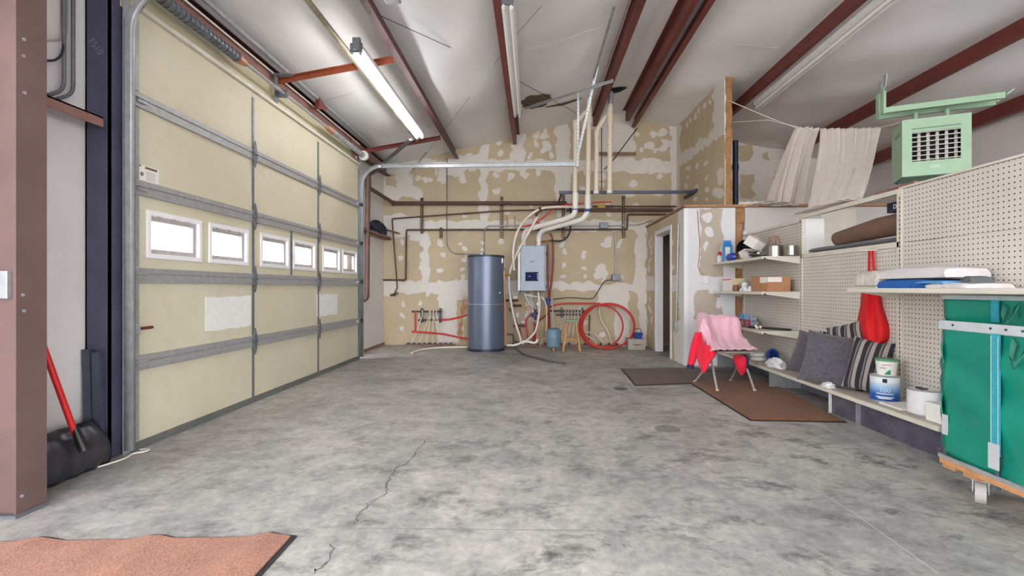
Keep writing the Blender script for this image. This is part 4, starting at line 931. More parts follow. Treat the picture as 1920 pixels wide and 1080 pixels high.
manifold('right wall manifold behind the stool and the coil', 1030, 1096, 583, (1053,1092), 590, [(1060,1048,625),(1066,1052,632),(1072,1062,640),(1078,1072,645),(1084,1080,646),(1090,1100,646)], 0)
fr2 = thing('floor_clip_rail', 'grey clip rail along the floor behind the boiler piping', 'rail', atY(1060,648,9.4))
mk('plate', MB().box(atY(955,648,9.38).x,atY(1165,648,9.38).x,9.38,9.46,.0,.03), M_['girt'], fr2, smooth=0)
for i in range(14): x = atY(962+i*15,648,9.38).x; mk('clip', MB().box(x-.02,x+.02,9.37,9.42,.03,.065), M_['knob_black'], fr2, smooth=0)
for i, (px, lab) in enumerate((([(1098,622),(1112,625),(1125,635),(1132,648)],'pale loop line right of the stool, upper'), ([(1098,628),(1108,634),(1116,640),(1118,649)],'pale loop line right of the stool, lower'), ([(1024,633),(1016,638),(1013,649)],'pale loop line left of the expansion tank'), ([(1036,648),(1042,632),(1052,618),(1060,608),(1066,602)],'pale loop line between tank and stool'))):
    hose(lab, px, 9.2, .009, wx, grp='pale loop lines')
pipe('iron_drop', W([(1106,590),(1104,640)], 9.34), .012, M_['black_iron'], None, 'dark drop pipe inside the red coil', 'pipe')
wh = W([(770,662,9),(790,657,9),(830,652,9),(880,649,9)], 9)
pipe('white_hose', [atZ(772,662,.02), atZ(790,656,.02), atZ(825,652,.02), atZ(878,650.5,.02)], .02, M_['pex_white'], None, 'white hose lying on the floor left of the tank', 'hose', k=6)
pipe('drain_hose', [atY(962,645,8.9), atZ(968,654,.02), atZ(985,665,.018), atZ(1010,672,.018), atZ(1040,678,.018), atZ(1060,681,.018)], .016, M_['grey_rub'], None, 'dark hose snaking forward over the concrete', 'hose', k=6)
# carton + tote
bx = thing('moving_carton', 'plain low carton against the wall under a blue tote', 'box', atZ(1196,656))
ca, cbx = atZ(1178,656), atZ(1211,656); yb_ = ca.y
mk('carton_body', MB().box(ca.x,cbx.x-.01,yb_,yb_+.3,0,.195), M_['card_grey'], bx, smooth=0, bevel=.004)
mk('tape', MB().box(ca.x,cbx.x-.01,yb_+.13,yb_+.18,.195,.197), M_['card'], bx, smooth=0)
for i in range(5): mk('print_line', MB().box(ca.x+.09+i*.03,ca.x+.112+i*.03,yb_-.0012,yb_,.085,.1), M_['dark'], bx, smooth=0)
to = thing('blue_tote', 'small blue caddy with a handle on the carton', 'tote', atY(1196,634,yb_+.15))
xa, xb_ = atY(1189,634,yb_+.1).x, atY(1203,634,yb_+.1).x
mk('bin', MB().loft([[Vector((xa+.01,yb_+.06,.197)),Vector((xb_-.01,yb_+.06,.197)),Vector((xb_-.01,yb_+.2,.197)),Vector((xa+.01,yb_+.2,.197))],[Vector((xa-.01,yb_+.04,.30)),Vector((xb_+.01,yb_+.04,.30)),Vector((xb_+.01,yb_+.22,.30)),Vector((xa-.01,yb_+.22,.30))]], True).box(xa+.01,xb_-.01,yb_+.06,yb_+.2,.197,.2), M_['blue_plast'], to, smooth=0, solid=.006)
mk('handle', MB().tube(catmull([(xa,yb_+.13,.29),(xa+.02,yb_+.13,.36),((xa+xb_)/2,yb_+.13,.375),(xb_-.02,yb_+.13,.36),(xb_,yb_+.13,.29)], 5), .007, 6), M_['blue_plast'], to)
# bag on the corner girt
cg = thing('corner_shelf', 'brown channel shelf in the far left corner', 'shelf', (-2.85, 8.9, 1.95))
za = atX(700,438,-2.85).z
mk('channel', MB().box(-2.94,-2.79,Y1+.2,YB-.03,za-.03,za-.02).box(-2.80,-2.79,Y1+.2,YB-.03,za-.03,za+.03), M_['girt'], cg, smooth=0)
mk('arm', MB().bar(atY(722,430,9.25), atY(748,438,8.9), .05, .03), M_['girt'], cg, smooth=0)
bgp = atX(708,425,-2.87); bag = MB(); rr = random.Random(5); rows = []
for i in range(11):
    ph = math.pi*i/10; row = []
    for j in range(18):
        th = 2*math.pi*j/18; k = 1+.2*math.sin(3*th+i)+.16*rr.uniform(-1,1)
        row.append(Vector((-2.85+.085*math.sin(ph)*math.cos(th)*k, bgp.y-.02+.46*math.sin(ph)*math.sin(th)*k*.9, za-.018+.13-.13*math.cos(ph)*(k if ph > 1.6 else 1))))
    rows.append(row)
bg_ = mk('cloth_bag', bag.loft(rows, True), M_['navy'], smooth=25, label='crumpled dark navy bag on the corner shelf', cat='bag')
# inner doorway
dr = thing('door_2', 'narrow white cased doorway into the dark small room', 'doorway', (XP, (D0+D1)/2, 0), kind='structure')
for a, b in ((D0-.07, D0), (D1, D1+.07)): mk('casing', MB().box(XP-.018,XP,a,b,0,DH+.07), M_['trimwhite'], dr, smooth=0, bevel=.003)
mk('head_casing', MB().box(XP-.018,XP,D0,D1,DH,DH+.07), M_['trimwhite'], dr, smooth=0, bevel=.003)
for a, b in ((D0, D0+.02), (D1-.02, D1)): mk('jamb', MB().box(XP,XP+.11,a,b,0,DH), M_['trimwhite'], dr, smooth=0)
mk('head_jamb', MB().box(XP,XP+.11,D0,D1,DH-.02,DH), M_['trimwhite'], dr, smooth=0)
hm = Matrix.Translation((XP+.12, D0+.03, 0)) @ Matrix.Rotation(math.radians(-86), 4, 'Z')
dsb = mk('door_slab', MB().box(-.04,.0,0,.78,.01,DH-.03), M_['trimwhite'], dr, smooth=0, M=hm)
mk('door_knob', MB().sphere(hm @ Vector((-.08,.72,.92)), .028, 10).cyl(hm @ Vector((-.04,.72,.92)), hm @ Vector((-.08,.72,.92)), .012, n=8), M_['black_iron'], dsb)
mk('conduit_drop', MB().cyl(atX(1272,420,XP-.02), atX(1268,604,XP-.02), .010, n=8), M_['galv'], label='grey conduit running down beside the inner doorway', cat='conduit')
sw = atX(1267,611,XP-.02); mk('switch_box', MB().box(XP-.05,XP-.002,sw.y-.055,sw.y+.055,sw.z-.06,sw.z+.055), M_['galv'], smooth=0, bevel=.005, label='grey metal switch box beside the inner doorway', cat='switch')
wp = atY(1323,524,YP); mk('wall_switch', MB().box(wp.x-.055,wp.x+.04,YP-.03,YP-.002,wp.z-.06,wp.z+.05), M_['trimwhite'], smooth=0, bevel=.006, label='white control box on the skimmed end wall', cat='switch')
pipe('thin_wire', W([(1308,395),(1310,430),(1312,455),(1311,485),(1309,500),(1316,512),(1322,516)], YP-.012), .005, M_['card'], None, 'thin brown wire wandering down to the white control box', 'wire', k=4)
mk('stove_pipe', MB().cyl(atY(1379,264,8.4), Vector((atY(1379,264,8.4).x, 8.4, ZP+.03)), .045, n=14).cyl(atY(1379,308,8.4), atY(1379,318,8.4), .052, n=14), M_['tank_dk'], label='black flue pipe standing behind the ragged stub wall', cat='pipe')
mk('floor_drain', MB().lathe([(.075,.0),(.075,.003),(.03,.004)], atZ(1164,729), 18), M_['steel_dark'], label='small round dark drain cover in the floor', cat='drain')
mk('floor_cover', MB().lathe([(.10,.0),(.10,.0015),(.03,.002)], atZ(1252,804), 20), mat('concrete plug', C(128,126,122), .8), label='faint round grey cover plate in the floor', cat='cover plate')
# ------------------------------------------------------------------ right-hand shelving
XG, XF = 3.01, 2.58                       # pegboard face, shelf front
U = [atX(1393,500,XG).y, atX(1503,500,XG).y, atX(1688,500,XG).y]; U.append(U[2]-1.5)
ZT = 1.935; Z0 = .225
def bay(label, ya, yb, panels, kick=True, base_end=None):
    t = thing('gondola_shelving', label, 'shelving', ((XF+XG)/2, (ya+yb)/2, 0), 'pegboard shelving bays')
    for z0, z1 in panels:
        mk('pegboard_panel', MB().box(XG,XG+.008,yb+.03,ya-.03,z0,z1-.004), M_['peg'], t, smooth=0)
    be = yb if base_end is None else base_end
    mk('base_deck', MB().box(XF+.05,XG-.001,be,ya,Z0-.02,Z0), M_['shelf_top'], t, smooth=0)
    mk('deck_lip', MB().box(XF+.02,XF+.05,be,ya,Z0-.032,Z0+.002), M_['cream'], t, smooth=0, bevel=.006)
    if kick: mk('kick_plate', MB().box(XF+.095,XF+.11,be+.01,ya-.01,.0,Z0-.034), M_['kick'], t, smooth=0)
    mk('foot_bracket', MB().box(XF+.06,XG-.002,ya-.03,ya-.022,.0,Z0-.034), M_['galv'], t, smooth=0)
    return t
def upright(t, y, z1=ZT):
    u = mk('upright', MB().box(XG-.012,XG+.03,y-.026,y+.026,0.0,z1), M_['cream'], t, smooth=0, bevel=.003)
    sl = MB(); n = int((z1-.3)/.036)
    for i in range(n): sl.box(XG-.0135,XG-.0115,y-.014,y-.006,.26+i*.036,.26+i*.036+.022)
    mk('slot_row', sl, M_['knob_black'], u, smooth=0, kind='stuff')
def shelf(t, ya, yb, z, depth=XG-XF, name='shelf'):
    s = mk(name, MB().box(XG-depth+.02,XG-.013,yb+.004,ya-.004,z-.016,z), M_['cream'], t, smooth=0)
    mk('shelf_lip', MB().box(XG-depth,XG-depth+.02,yb+.004,ya-.004,z-.034,z+.001), M_['cream'], s, smooth=0, bevel=.007)
    for y in (ya-.010, yb+.010):
        mk('shelf_bracket', MB().prism([(XG-.014,y-.002,z-.017),(XG-depth+.05,y-.002,z-.017),(XG-depth+.05,y-.002,z-.03),(XG-.014,y-.002,z-.085)], (0,0,0), (0,.004,0)), M_['cream'], s, smooth=0)
    return s
K3Y = atX(1770,600,2.70).y-.08
gA = bay('far pegboard bay with three loaded shelves', U[0], U[1], [(.21,.62),(.62,1.22),(1.22,1.86)], kick=False)
upright(gA, U[0]-.026, ZT); upright(gA, U[1])
ZA = [atX(1431,480,XF).z, atX(1430,547,XF).z, atX(1428,621,XF).z]
for z in ZA: shelf(gA, U[0], U[1]+.01, z)
mk('top_trim', MB().box(XG-.012,XG+.02,U[1],U[0],1.86,1.885), M_['cream'], gA, smooth=0)
gB = bay('middle pegboard bay with an open window above the cushions', U[1], U[2], [(.21,.82),(.82,1.455)], kick=False)
upright(gB, U[2])
mk('window_rail', MB().box(XG-.012,XG+.03,U[2],U[1],1.455,1.50), M_['cream'], gB, smooth=0)
mk('top_trim', MB().box(XG-.015,XG+.03,U[2],U[1],1.895,ZT), M_['cream'], gB, smooth=0)
mk('side_post', MB().box(XG+.03,XG+.24,U[1]-.012,U[1]-.002,1.5,1.895), M_['white_metal'], gB, smooth=0)
gC = bay('near pegboard bay with the towel shelf', U[2], U[3], [(.21,.75),(.75,1.49),(1.49,1.93)], base_end=K3Y)
upright(gC, U[3]+.026)
shelf(gC, U[2]+.0, U[3], 1.118)
mk('top_trim', MB().box(XG-.012,XG+.02,U[3],U[2],1.93,1.945), M_['cream'], gC, smooth=0)
# kick plates missing under the first two bays: bare foot end visible
mk('kick_plate_end', MB().box(XF+.07,XF+.092,U[2]+.35,U[2]+.362,.0,Z0-.034), M_['white_metal'], gC, smooth=0)
mk('front_kick', MB().box(XF+.095,XF+.11,U[2],U[2]+.35,.0,Z0-.034), M_['kick'], gC, smooth=0)
plum = mat('plum back panel', C(104,104,120), .6)
mk('toe_panel', MB().box(XG-.02,XG-.012,U[2]+.03,U[1]-.03,.0,Z0-.021), plum, gB, smooth=0); mk('toe_panel', MB().box(XG-.02,XG-.012,U[1]+.03,U[0],.0,Z0-.021), plum, gA, smooth=0)
# storage deck behind the shelving
mk('storage_shelf', MB().box(XG+.032,XG+.62,U[2]+.03,U[1]-.02,1.47,1.498), M_['cream'], smooth=0, label='white ledge behind the open window of the shelving', cat='ledge')
mk('dark_board', MB().bar((XG+.012,atX(1640,375,XG).y,ZT+.012),(XG+.012,atX(1715,345,XG).y,ZT+.022),.03,.018), M_['girt'], smooth=0, label='dark strip of board lying on the shelving top rail', cat='board')

# mats rolled in the window
ym = (U[1]-.06, U[2]+.0)
rb = thing('rolled_mat', 'brown pile mat rolled up in the shelving window', 'mat', (XG+.22, U[2]+.2, 1.6), 'rolled mats')
zc2 = 1.675
mk('roll_side', MB().tube([(XG+.25,U[2]+.02,zc2+.02),(XG+.25,U[2]+.6,zc2+.01),(XG+.25,U[1]-.25,zc2-.03)], [.10,.098,.075], 22), M_['roll_brown'], rb, smooth=60)
mk('roll_edge', MB().lathe([(.101,0),(.101,.02),(.085,.025),(.085,.0)], (XG+.25,U[2]+.03,zc2+.02), 22, Matrix.Rotation(math.pi/2,4,'X')), M_['black_rub'], rb)
rg = thing('rolled_mat', 'grey felt mat lying flat and bulging under the brown roll', 'mat', (XG+.2, U[2]+.2, 1.5), 'rolled mats')
gm = MB(); rows = []
for i in range(16):
    y = U[1]-.05+(U[2]+.04-U[1]+.05)*i/15; row = []
    for j in range(14):
        a = 2*math.pi*j/14; row.append(Vector((XG+.22+.17*math.cos(a), y, 1.503+.033+.003*math.sin(i*.9)+.033*math.sin(a)*(1+.0*i))))
    rows.append(row)
gm.loft(rows, True).add(rows[0], [tuple(range(14))]); mk('felt', gm, M_['roll_grey'], rg, smooth=60)
db = thing('navy_box', 'dark navy box with white italic letters in the shelving window', 'box', (XG+.2, U[2]+.25, 1.77))
d0 = atX(1663,402,XG+.12); 
mk('box_shell', MB().box(XG+.12,XG+.40,U[2]-.05,d0.y,1.782,1.782+.085), M_['navy'], db, smooth=0)
text('lettering', 'DE', .055, M_['white_metal'], Matrix.Translation((XG+.119,d0.y-.11,1.825)) @ Euler((math.pi/2,0,-math.pi/2)).to_matrix().to_4x4(), db)

_mark = set(bpy.data.objects)
# ------------------------------------------------------------------ goods on the far shelves
z1_, z2_, z3_ = ZA[0]+.001, ZA[1]+.001, ZA[2]+.001
def onshelf(x, y, z): return atZ(x, y, z)
YE = U[1]
mkp = thing('drink_carton', 'blue and white gable top carton on the top shelf', 'carton', (2.72, 6.78, z1_))
mk('carton_body', MB().box(2.66,2.76,6.72,6.82,z1_,z1_+.21), M_['sky_pack'], mkp, smooth=0)
mk('white_face', MB().box(2.662,2.725,6.717,6.72,z1_+.005,z1_+.2), M_['paper'], mkp, smooth=0)
mk('gable', MB().prism([(2.66,6.72,z1_+.21),(2.66,6.82,z1_+.21),(2.66,6.77,z1_+.265)], (0,0,0), (.1,0,0)).box(2.66,2.76,6.766,6.774,z1_+.26,z1_+.295), mat('deep sky blue', C(44,130,210), .5), mkp, smooth=0)
sb = thing('spray_bottle', 'small white bottle with a red cap at the shelf end', 'bottle', (2.68,6.97,z1_))
mk('bottle', MB().lathe([(.035,0),(.037,.06),(.03,.09),(.014,.1),(.014,.11)], (2.68,6.97,z1_), 14), M_['white_metal'], sb); mk('cap', MB().lathe([(.02,.11),(.021,.15),(.012,.155)], (2.68,6.97,z1_), 14), M_['red_apron'], sb)
bb = thing('blue_bottle', 'blue plastic jug lying on its side at the shelf front', 'bottle', (2.66,6.55,z1_))
mk('jug', MB().lathe([(.02,-.09),(.05,-.08),(.054,.04),(.03,.07),(.015,.08)], (2.68,6.55,z1_+.055), 18, Matrix.Rotation(math.pi/2,4,'X')), mat('cobalt plastic', C(52,62,170), .25), bb); mk('jug_cap', MB().lathe([(.016,.08),(.016,.1)], (2.68,6.55,z1_+.055), 12, Matrix.Rotation(math.pi/2,4,'X')), M_['sky_pack'], bb)
pn = thing('wire_dish_rack', 'brass wire rack holding two black pans', 'rack', (2.8,6.45,z1_))
for i in range(7): mk('wire', MB().tube(fillet([(2.70+i*.028,6.33,z1_+.02),(2.70+i*.028,6.33,z1_+.09),(2.70+i*.028,6.56,z1_+.09),(2.70+i*.028,6.56,z1_+.02)],.02), .004, 5), M_['brass'], pn)
mk('rack_base', MB().tube(fillet([(2.69,6.32,z1_+.02),(2.89,6.32,z1_+.02),(2.89,6.57,z1_+.02),(2.69,6.57,z1_+.02),(2.69,6.33,z1_+.02)],.02), .005, 5), M_['brass'], pn)
for i, (yy, xx) in enumerate(((6.50,2.80),(6.42,2.86))):
    p_ = thing('frying_pan', ('black frying pan standing in the rack, left one','black frying pan standing in the rack, right one')[i], 'pan', (xx,yy,z1_+.06), 'black pans')
    R_ = Matrix.Rotation(math.radians(100),4,'X') @ Matrix.Rotation(.2,4,'Y')
    mk('bowl', MB().lathe([(.01,-.005),(.085,-.005),(.11,.03),(.106,.03),(.082,0),(.01,0)], (xx,yy,z1_+.17), 26, R_), M_['knob_black'], p_)
    mk('handle', MB().tube([Vector((xx,yy,z1_+.17))+R_ @ Vector((.1,0,.028)), Vector((xx,yy,z1_+.17))+R_ @ Vector((.17,0,.034))], .010, 8), M_['stainless'], p_)
R_ = Matrix.Translation((2.80,6.14,z1_+.20)) @ Euler((.5,.35,.5)).to_matrix().to_4x4()
bxw = thing('white_box', 'white box tilted on top of the shelf pile', 'box', (2.80,6.14,z1_+.1))
mk('box_shell', MB().box(-.07,.07,-.09,.09,-.07,.07,R_), M_['paper'], bxw, smooth=0); mk('grey_flap', MB().box(-.071,.071,-.0905,.0905,.05,.0705,R_), M_['card_grey'], bxw, smooth=0)
R2_ = Matrix.Translation((2.76,6.28,z1_+.075)) @ Euler((.1,-.5,.2)).to_matrix().to_4x4()
mk('white_box', MB().box(-.05,.05,-.08,.08,-.05,.05,R2_), M_['paper'], smooth=0, label='smaller white box leaning below the tilted one', cat='box', bevel=.003)
ct = thing('chrome_rack', 'black and chrome utensils piled before the white boxes', 'utensils', (2.75,5.95,z1_))
for i, (a, b, m2) in enumerate((((2.70,6.16,z1_+.11),(2.70,5.76,z1_+.075),'stainless'),((2.72,6.12,z1_+.085),(2.69,5.9,z1_+.06),'knob_black'),((2.74,6.0,z1_+.05),(2.68,5.78,z1_+.05),'stainless'),((2.7,6.05,z1_+.05),(2.72,5.84,z1_+.02),'knob_black'),((2.66,5.92,z1_+.02),(2.8,5.78,z1_+.02),'knob_black'))):
    mk('utensil', MB().bar(a, b, .026, .02), M_[m2], ct, smooth=0, bevel=.004)
pt = thing('stock_pot', 'stainless pot with a lid on the top shelf', 'pot', (2.84,5.72,z1_))
mk('pot_body', MB().lathe([(.085,0),(.09,.005),(.09,.125)], (2.84,5.72,z1_), 30), M_['stainless'], pt); mk('lid', MB().lathe([(.093,.126),(.09,.135),(.02,.148)], (2.84,5.72,z1_), 30), M_['stainless'], pt); mk('lid_knob', MB().sphere((2.84,5.72,z1_+.162), .018, 10), M_['stainless'], pt)
mk('saucepan', MB().lathe([(.05,0),(.06,.01),(.06,.115),(.056,.115),(.055,.012),(.01,.01)], (2.94,5.545,z1_), 26), M_['stainless'], label='small steel saucepan beside the lidded pot', cat='pot')
wb = thing('wire_basket', 'rusty brown wire basket at the shelf back', 'basket', (2.96,5.95,z1_))
for i in range(9): a = math.pi*i/8; mk('wire', MB().tube(catmull([(2.94+.05*math.cos(a),5.98-.0+.16*math.cos(a),z1_+.02),(2.95,5.98+.17*math.cos(a),z1_+.13),(2.96,5.98+.10*math.cos(a),z1_+.26)],4), .003, 5), M_['copper'], wb)
for zz, rr_ in ((.02,.16),(.13,.17),(.26,.10)): mk('hoop', MB().tube([(2.95+.05*math.cos(a*.5236),5.98+rr_*math.sin(a*.5236),z1_+zz) for a in range(12)], .0035, 5, closed=True), M_['copper'], wb)
# middle shelf
def carton(name, label, x0, x1, y0, y1, z, h, mt, face=None, cat='box'):
    t = thing(name, label, cat, ((x0+x1)/2,(y0+y1)/2,z)); mk('carton_body', MB().box(x0,x1,y0,y1,z,z+h), mt, t, smooth=0, bevel=.003)
    mk('tape', MB().box(x0,x1,(y0+y1)/2-.025,(y0+y1)/2+.025,z+h,z+h+.001), M_['card_grey'], t, smooth=0); return t
c1 = carton('shipping_carton', 'brown shipping carton with a paper label on the middle shelf', 2.70, 2.96, 5.60, 6.02, z2_, .175, M_['card'])
mk('paper_label', MB().box(2.7,2.86,5.597,5.60,z2_+.11,z2_+.165).box(2.698,2.7,5.61,5.78,z2_+.10,z2_+.168), M_['paper'], c1, smooth=0)
c2 = carton('tea_carton', 'tall white and tan carton at the middle shelf end', 2.68, 2.84, 6.52, 6.86, z2_, .17, mat('tan carton', C(206,190,156), .7))
mk('white_side', MB().box(2.677,2.68,6.53,6.86,z2_,z2_+.17), M_['paper'], c2, smooth=0); mk('red_band', MB().box(2.6755,2.677,6.56,6.86,z2_+.15,z2_+.162), M_['red_apron'], c2, smooth=0)
jr = thing('glass_jar', 'clear jar with a dark lid between the cartons', 'jar', (2.74,6.28,z2_)); mk('jar_body', MB().lathe([(.04,0),(.042,.01),(.042,.10),(.03,.115)], (2.74,6.28,z2_), 18), M_['plastic_clear'], jr); mk('lid', MB().lathe([(.034,.115),(.034,.135)], (2.74,6.28,z2_), 18), M_['green_seat'], jr)
mk('amber_jar', MB().lathe([(.035,0),(.038,.01),(.038,.06),(.03,.075),(.032,.08)], (2.68,6.42,z2_), 16), mat('amber', C(130,84,56), .3), label='low amber jar at the front of the middle shelf', cat='jar')
for i, (xx, yy, rr_) in enumerate(((2.67,6.10,.03),(2.70,6.05,.034),(2.66,6.2,.022))): mk('parts_bag', MB().lathe([(rr_,0),(rr_*1.1,rr_*.5),(rr_*.7,rr_*1.3),(rr_*.2,rr_*1.9)], (xx,yy,z2_), 9), M_['plastic_clear'], smooth=0, label=('small clear bag of fittings before the brown carton','taller clear bag of fittings by the brown carton','tiny clear bag at the shelf edge')[i], cat='bag', group='bags of fittings')
# third shelf
for i in range(3):
    yy = 6.30-.11*i; t = thing('blister_pack', ('left','middle','right')[i]+' blister pack standing on the low shelf', 'package', (2.72,yy,z3_), 'standing blister packs')
    mk('card_back', MB().box(2.71,2.715,yy-.045,yy+.045,z3_,z3_+.16), M_['sky_pack'] if i == 0 else mat('pale blue card', C(150,176,210), .5), t, smooth=0)
    mk('blister', MB().box(2.66,2.71,yy-.036,yy+.036,z3_+.002,z3_+.095), mat('red blue contents', C(150,70,80), .3, 0, .5, 30), t, smooth=0, bevel=.012)
for i in range(2): mk('flat_package', MB().box(2.64,2.98,6.42+.06*i,6.95,z3_+i*.052,z3_+.05+i*.052), mat('grey film %d' % i, C(168,176,186), .25, 0, .12, 12), smooth=0, bevel=.012, label=('lower plastic wrapped slab on the low shelf','upper plastic wrapped slab on the low shelf')[i], cat='package', group='wrapped slabs')
sk = thing('black_strap', 'black belt with pale buckles on the low shelf', 'strap', (2.8,5.8,z3_))
mk('belt', MB().bar((2.68,6.0,z3_+.012),(2.96,5.60,z3_+.012),.05,.022), M_['knob_black'], sk, smooth=0, bevel=.006)
mk('belt_tail', MB().bar((2.66,5.98,z3_+.008),(2.74,6.08,z3_+.01),.03,.016), M_['knob_black'], sk, smooth=0)
for p_ in ((2.665,5.78,z3_+.02),(2.675,5.83,z3_+.035),(2.69,5.75,z3_+.03)): mk('buckle', MB().sphere(p_, .018, 8), M_['pvc'], sk)

def shift_new(mark, v):
    for o in bpy.data.objects:
        if o not in mark and o.parent is None: o.location = o.location + Vector(v)
shift_new(_mark, (-.03, .09, 0))
# ------------------------------------------------------------------ base deck goods
zb = Z0 + .001; _mark = set(bpy.data.objects)
def pillow(label, c, w, h, th, R, mt, grp, flange=None):
    n = 18; top = []; bot = []
    for i in range(n+1):
        rt, rb_ = [], []
        for j in range(n+1):
            u = i/n*2-1; v = j/n*2-1; k = max(0.0, (1-abs(u)**2.6)*(1-abs(v)**2.6))**.55
            x = u*w/2*(1-.07*(1-v*v)); y = v*h/2*(1-.07*(1-u*u)); wr = .006*math.sin(9*u+5*v)*k
            rt.append(Vector((x,y,th/2*k+wr))); rb_.append(Vector((x,y,-th/2*k)))
        top.append(rt); bot.append(rb_)
    t = thing('throw_cushion', label, 'cushion', c, grp); M = Matrix.Translation(c) @ R
    mb = MB().loft(top); mb2 = MB().loft([r[::-1] for r in bot]); mb.add(mb2.v, mb2.f); WM[t.name] = Matrix.Translation(Vector(c))
    o = mk('cover', mb, mt, t, smooth=80, M=M)
    if flange:
        mk('striped_side', MB().tube(catmull([M @ Vector((w/2*.95,-h/2*.95,0)), M @ Vector((w/2*.93,0,0)), M @ Vector((w/2*.95,h/2*.95,0))],6), .03, 8), flange, t, smooth=60)
    return t
M_['stripe_band'] = None
def bands():
    m, nt, p = nodes('black and grey banded side'); tc = N(nt, 'ShaderNodeTexCoord').outputs['Object']; sp = N(nt, 'ShaderNodeSeparateXYZ'); nt.links.new(tc, sp.inputs[0])
    q = math_(nt, 'FRACT', math_(nt, 'MULTIPLY', sp.outputs[2], 1/.07)); nt.links.new(ramp(nt, q, [(.44, C(44,42,46)), (.52, C(150,144,146))]), p.inputs['Base Color']); p.inputs['Roughness'].default_value = .9; return m
M_['stripe_band'] = bands()
def orient(face_deg, lean_deg, roll=0):          # local x along width, y up, z = face normal
    return (Matrix.Rotation(math.radians(face_deg), 4, 'Z') @ Matrix.Rotation(math.radians(90-lean_deg), 4, 'X') @ Matrix.Rotation(math.radians(roll), 4, 'Z'))
def seat(c, h, lean): return (c[0], c[1], zb + h/2*math.cos(math.radians(lean)) + .012)
pillow('charcoal chenille cushion farthest along the deck', seat((2.85,4.93),.46,24), .40, .46, .14, orient(-48,24,-9), M_['grey_pillow'], 'cushions on the deck')
pillow('large charcoal chenille cushion with a banded side', seat((2.77,4.46),.50,26), .50, .50, .15, orient(-40,24,-7), M_['grey_pillow'], 'cushions on the deck', M_['stripe_band'])
pillow('black and grey striped cushion by the paint cans', seat((2.88,4.17),.46,16), .30, .46, .14, orient(-50,16,-8), M_['stripes'], 'cushions on the deck')
pillow('striped cushion peeking from behind the large charcoal one', (2.955,4.50,zb+.37), .40, .42, .10, orient(-66,8,18), M_['stripes'], 'cushions on the deck')
pillow('striped cushion mostly hidden behind the far charcoal one', (2.985,4.80,zb+.24), .34, .46, .05, orient(-72,6,4), M_['stripes'], 'cushions on the deck')
pb1 = thing('plastic_bag', 'crumpled clear plastic bag beside the far cushion', 'bag', (2.78,5.58,zb), 'plastic bags')
def crumple(c, sx, sy, sz, seed):
    r_ = random.Random(seed); rows = []
    for i in range(8):
        ph = math.pi/2*i/7
        rows.append([Vector((c[0]+sx*math.cos(ph)*math.cos(2*math.pi*j/16)*(1+.22*r_.uniform(-1,1)), c[1]+sy*math.cos(ph)*math.sin(2*math.pi*j/16)*(1+.22*r_.uniform(-1,1)), c[2]+max(.0, sz*math.sin(ph)*(1+.25*r_.uniform(-1,1))))) for j in range(16)])
    return MB().loft(rows, True)
mk('film', crumple((2.78,5.55,zb),.10,.17,.09,2), M_['plastic_clear'], pb1, smooth=0)
pb2 = thing('plastic_bag', 'small wad of clear plastic before the striped cushion', 'bag', (2.69,4.40,zb), 'plastic bags'); mk('film', crumple((2.69,4.40,zb),.05,.08,.05,3), M_['plastic_clear'], pb2, smooth=0)
pd = thing('foam_tray', 'stack of white foam trays with a blue tape roll', 'tray', (2.76,6.0,zb))
mk('cardboard_sheet', MB().box(2.66,2.98,5.72,6.25,zb,zb+.02), M_['card_grey'], pd, smooth=0)
for i in range(2): mk('tray_piece', MB().lathe([(.06,.02+i*.05),(.085,.03+i*.05),(.08,.065+i*.05),(.05,.07+i*.05)], (2.74-.01*i,5.88,zb), 16), M_['foam'], pd, smooth=0)
tr = thing('tape_roll', 'blue tape roll standing on the deck', 'tape', (2.9,5.92,zb)); mk('ring', MB().lathe([(.05,-.025),(.07,-.025),(.07,.025),(.05,.025),(.05,-.025)], (2.87,5.80,zb+.10), 24, Matrix.Rotation(1.2,4,'X')), M_['blue_plast'], tr)
shift_new(_mark, (-.03, .12, 0))
# paint cans
def can(name, label, c, r_, h_, body, grp):
    t = thing(name, label, 'can', c, grp); C_ = Vector(c)
    mk('can_body', MB().lathe([(r_,0),(r_,h_)], C_, 32), body, t); mk('rim', MB().lathe([(r_+.003,h_-.006),(r_+.004,h_),(r_-.008,h_+.002),(r_-.012,h_-.008),(.01,h_-.008)], C_, 32), M_['galv'], t)
    mk('bottom_rim', MB().lathe([(r_+.003,0),(r_+.003,.008)], C_, 32), M_['galv'], t); return t
def blue_label():
    m, nt, p = nodes('blue gradient paint label'); tc = N(nt, 'ShaderNodeTexCoord').outputs['Object']; sp = N(nt, 'ShaderNodeSeparateXYZ'); nt.links.new(tc, sp.inputs[0])
    q = math_(nt, 'MULTIPLY', math_(nt, 'SUBTRACT', sp.outputs[2], zb), 1/.19)
    nt.links.new(ramp(nt, q, [(.0, C(26,70,150)), (.32, C(40,98,178)), (.6, C(150,190,224)), (.85, C(226,232,238))]), p.inputs['Base Color']); p.inputs['Roughness'].default_value = .3; return m
cy1 = atX(1659,744,2.80); PC = (2.80, cy1.y, zb)
bc_ = can('paint_can', 'blue and white labelled paint can under the small tub', PC, .098, .20, blue_label(), 'paint cans on the deck')
vd = Vector((-PC[0], -PC[1], 0)).normalized(); ang = math.atan2(vd.x, -vd.y)
def facing(c, r_, z, da=0): a = math.atan2(vd.y, vd.x)+da; return Matrix.Translation((c[0]+math.cos(a)*r_, c[1]+math.sin(a)*r_, z)) @ Matrix.Rotation(a+math.pi/2, 4, 'Z') @ Matrix.Rotation(math.pi/2, 4, 'X')
text('lettering', '100', .05, mat('pale print', C(196,216,234), .4), facing(PC, .0995, zb+.095), bc_, .003)
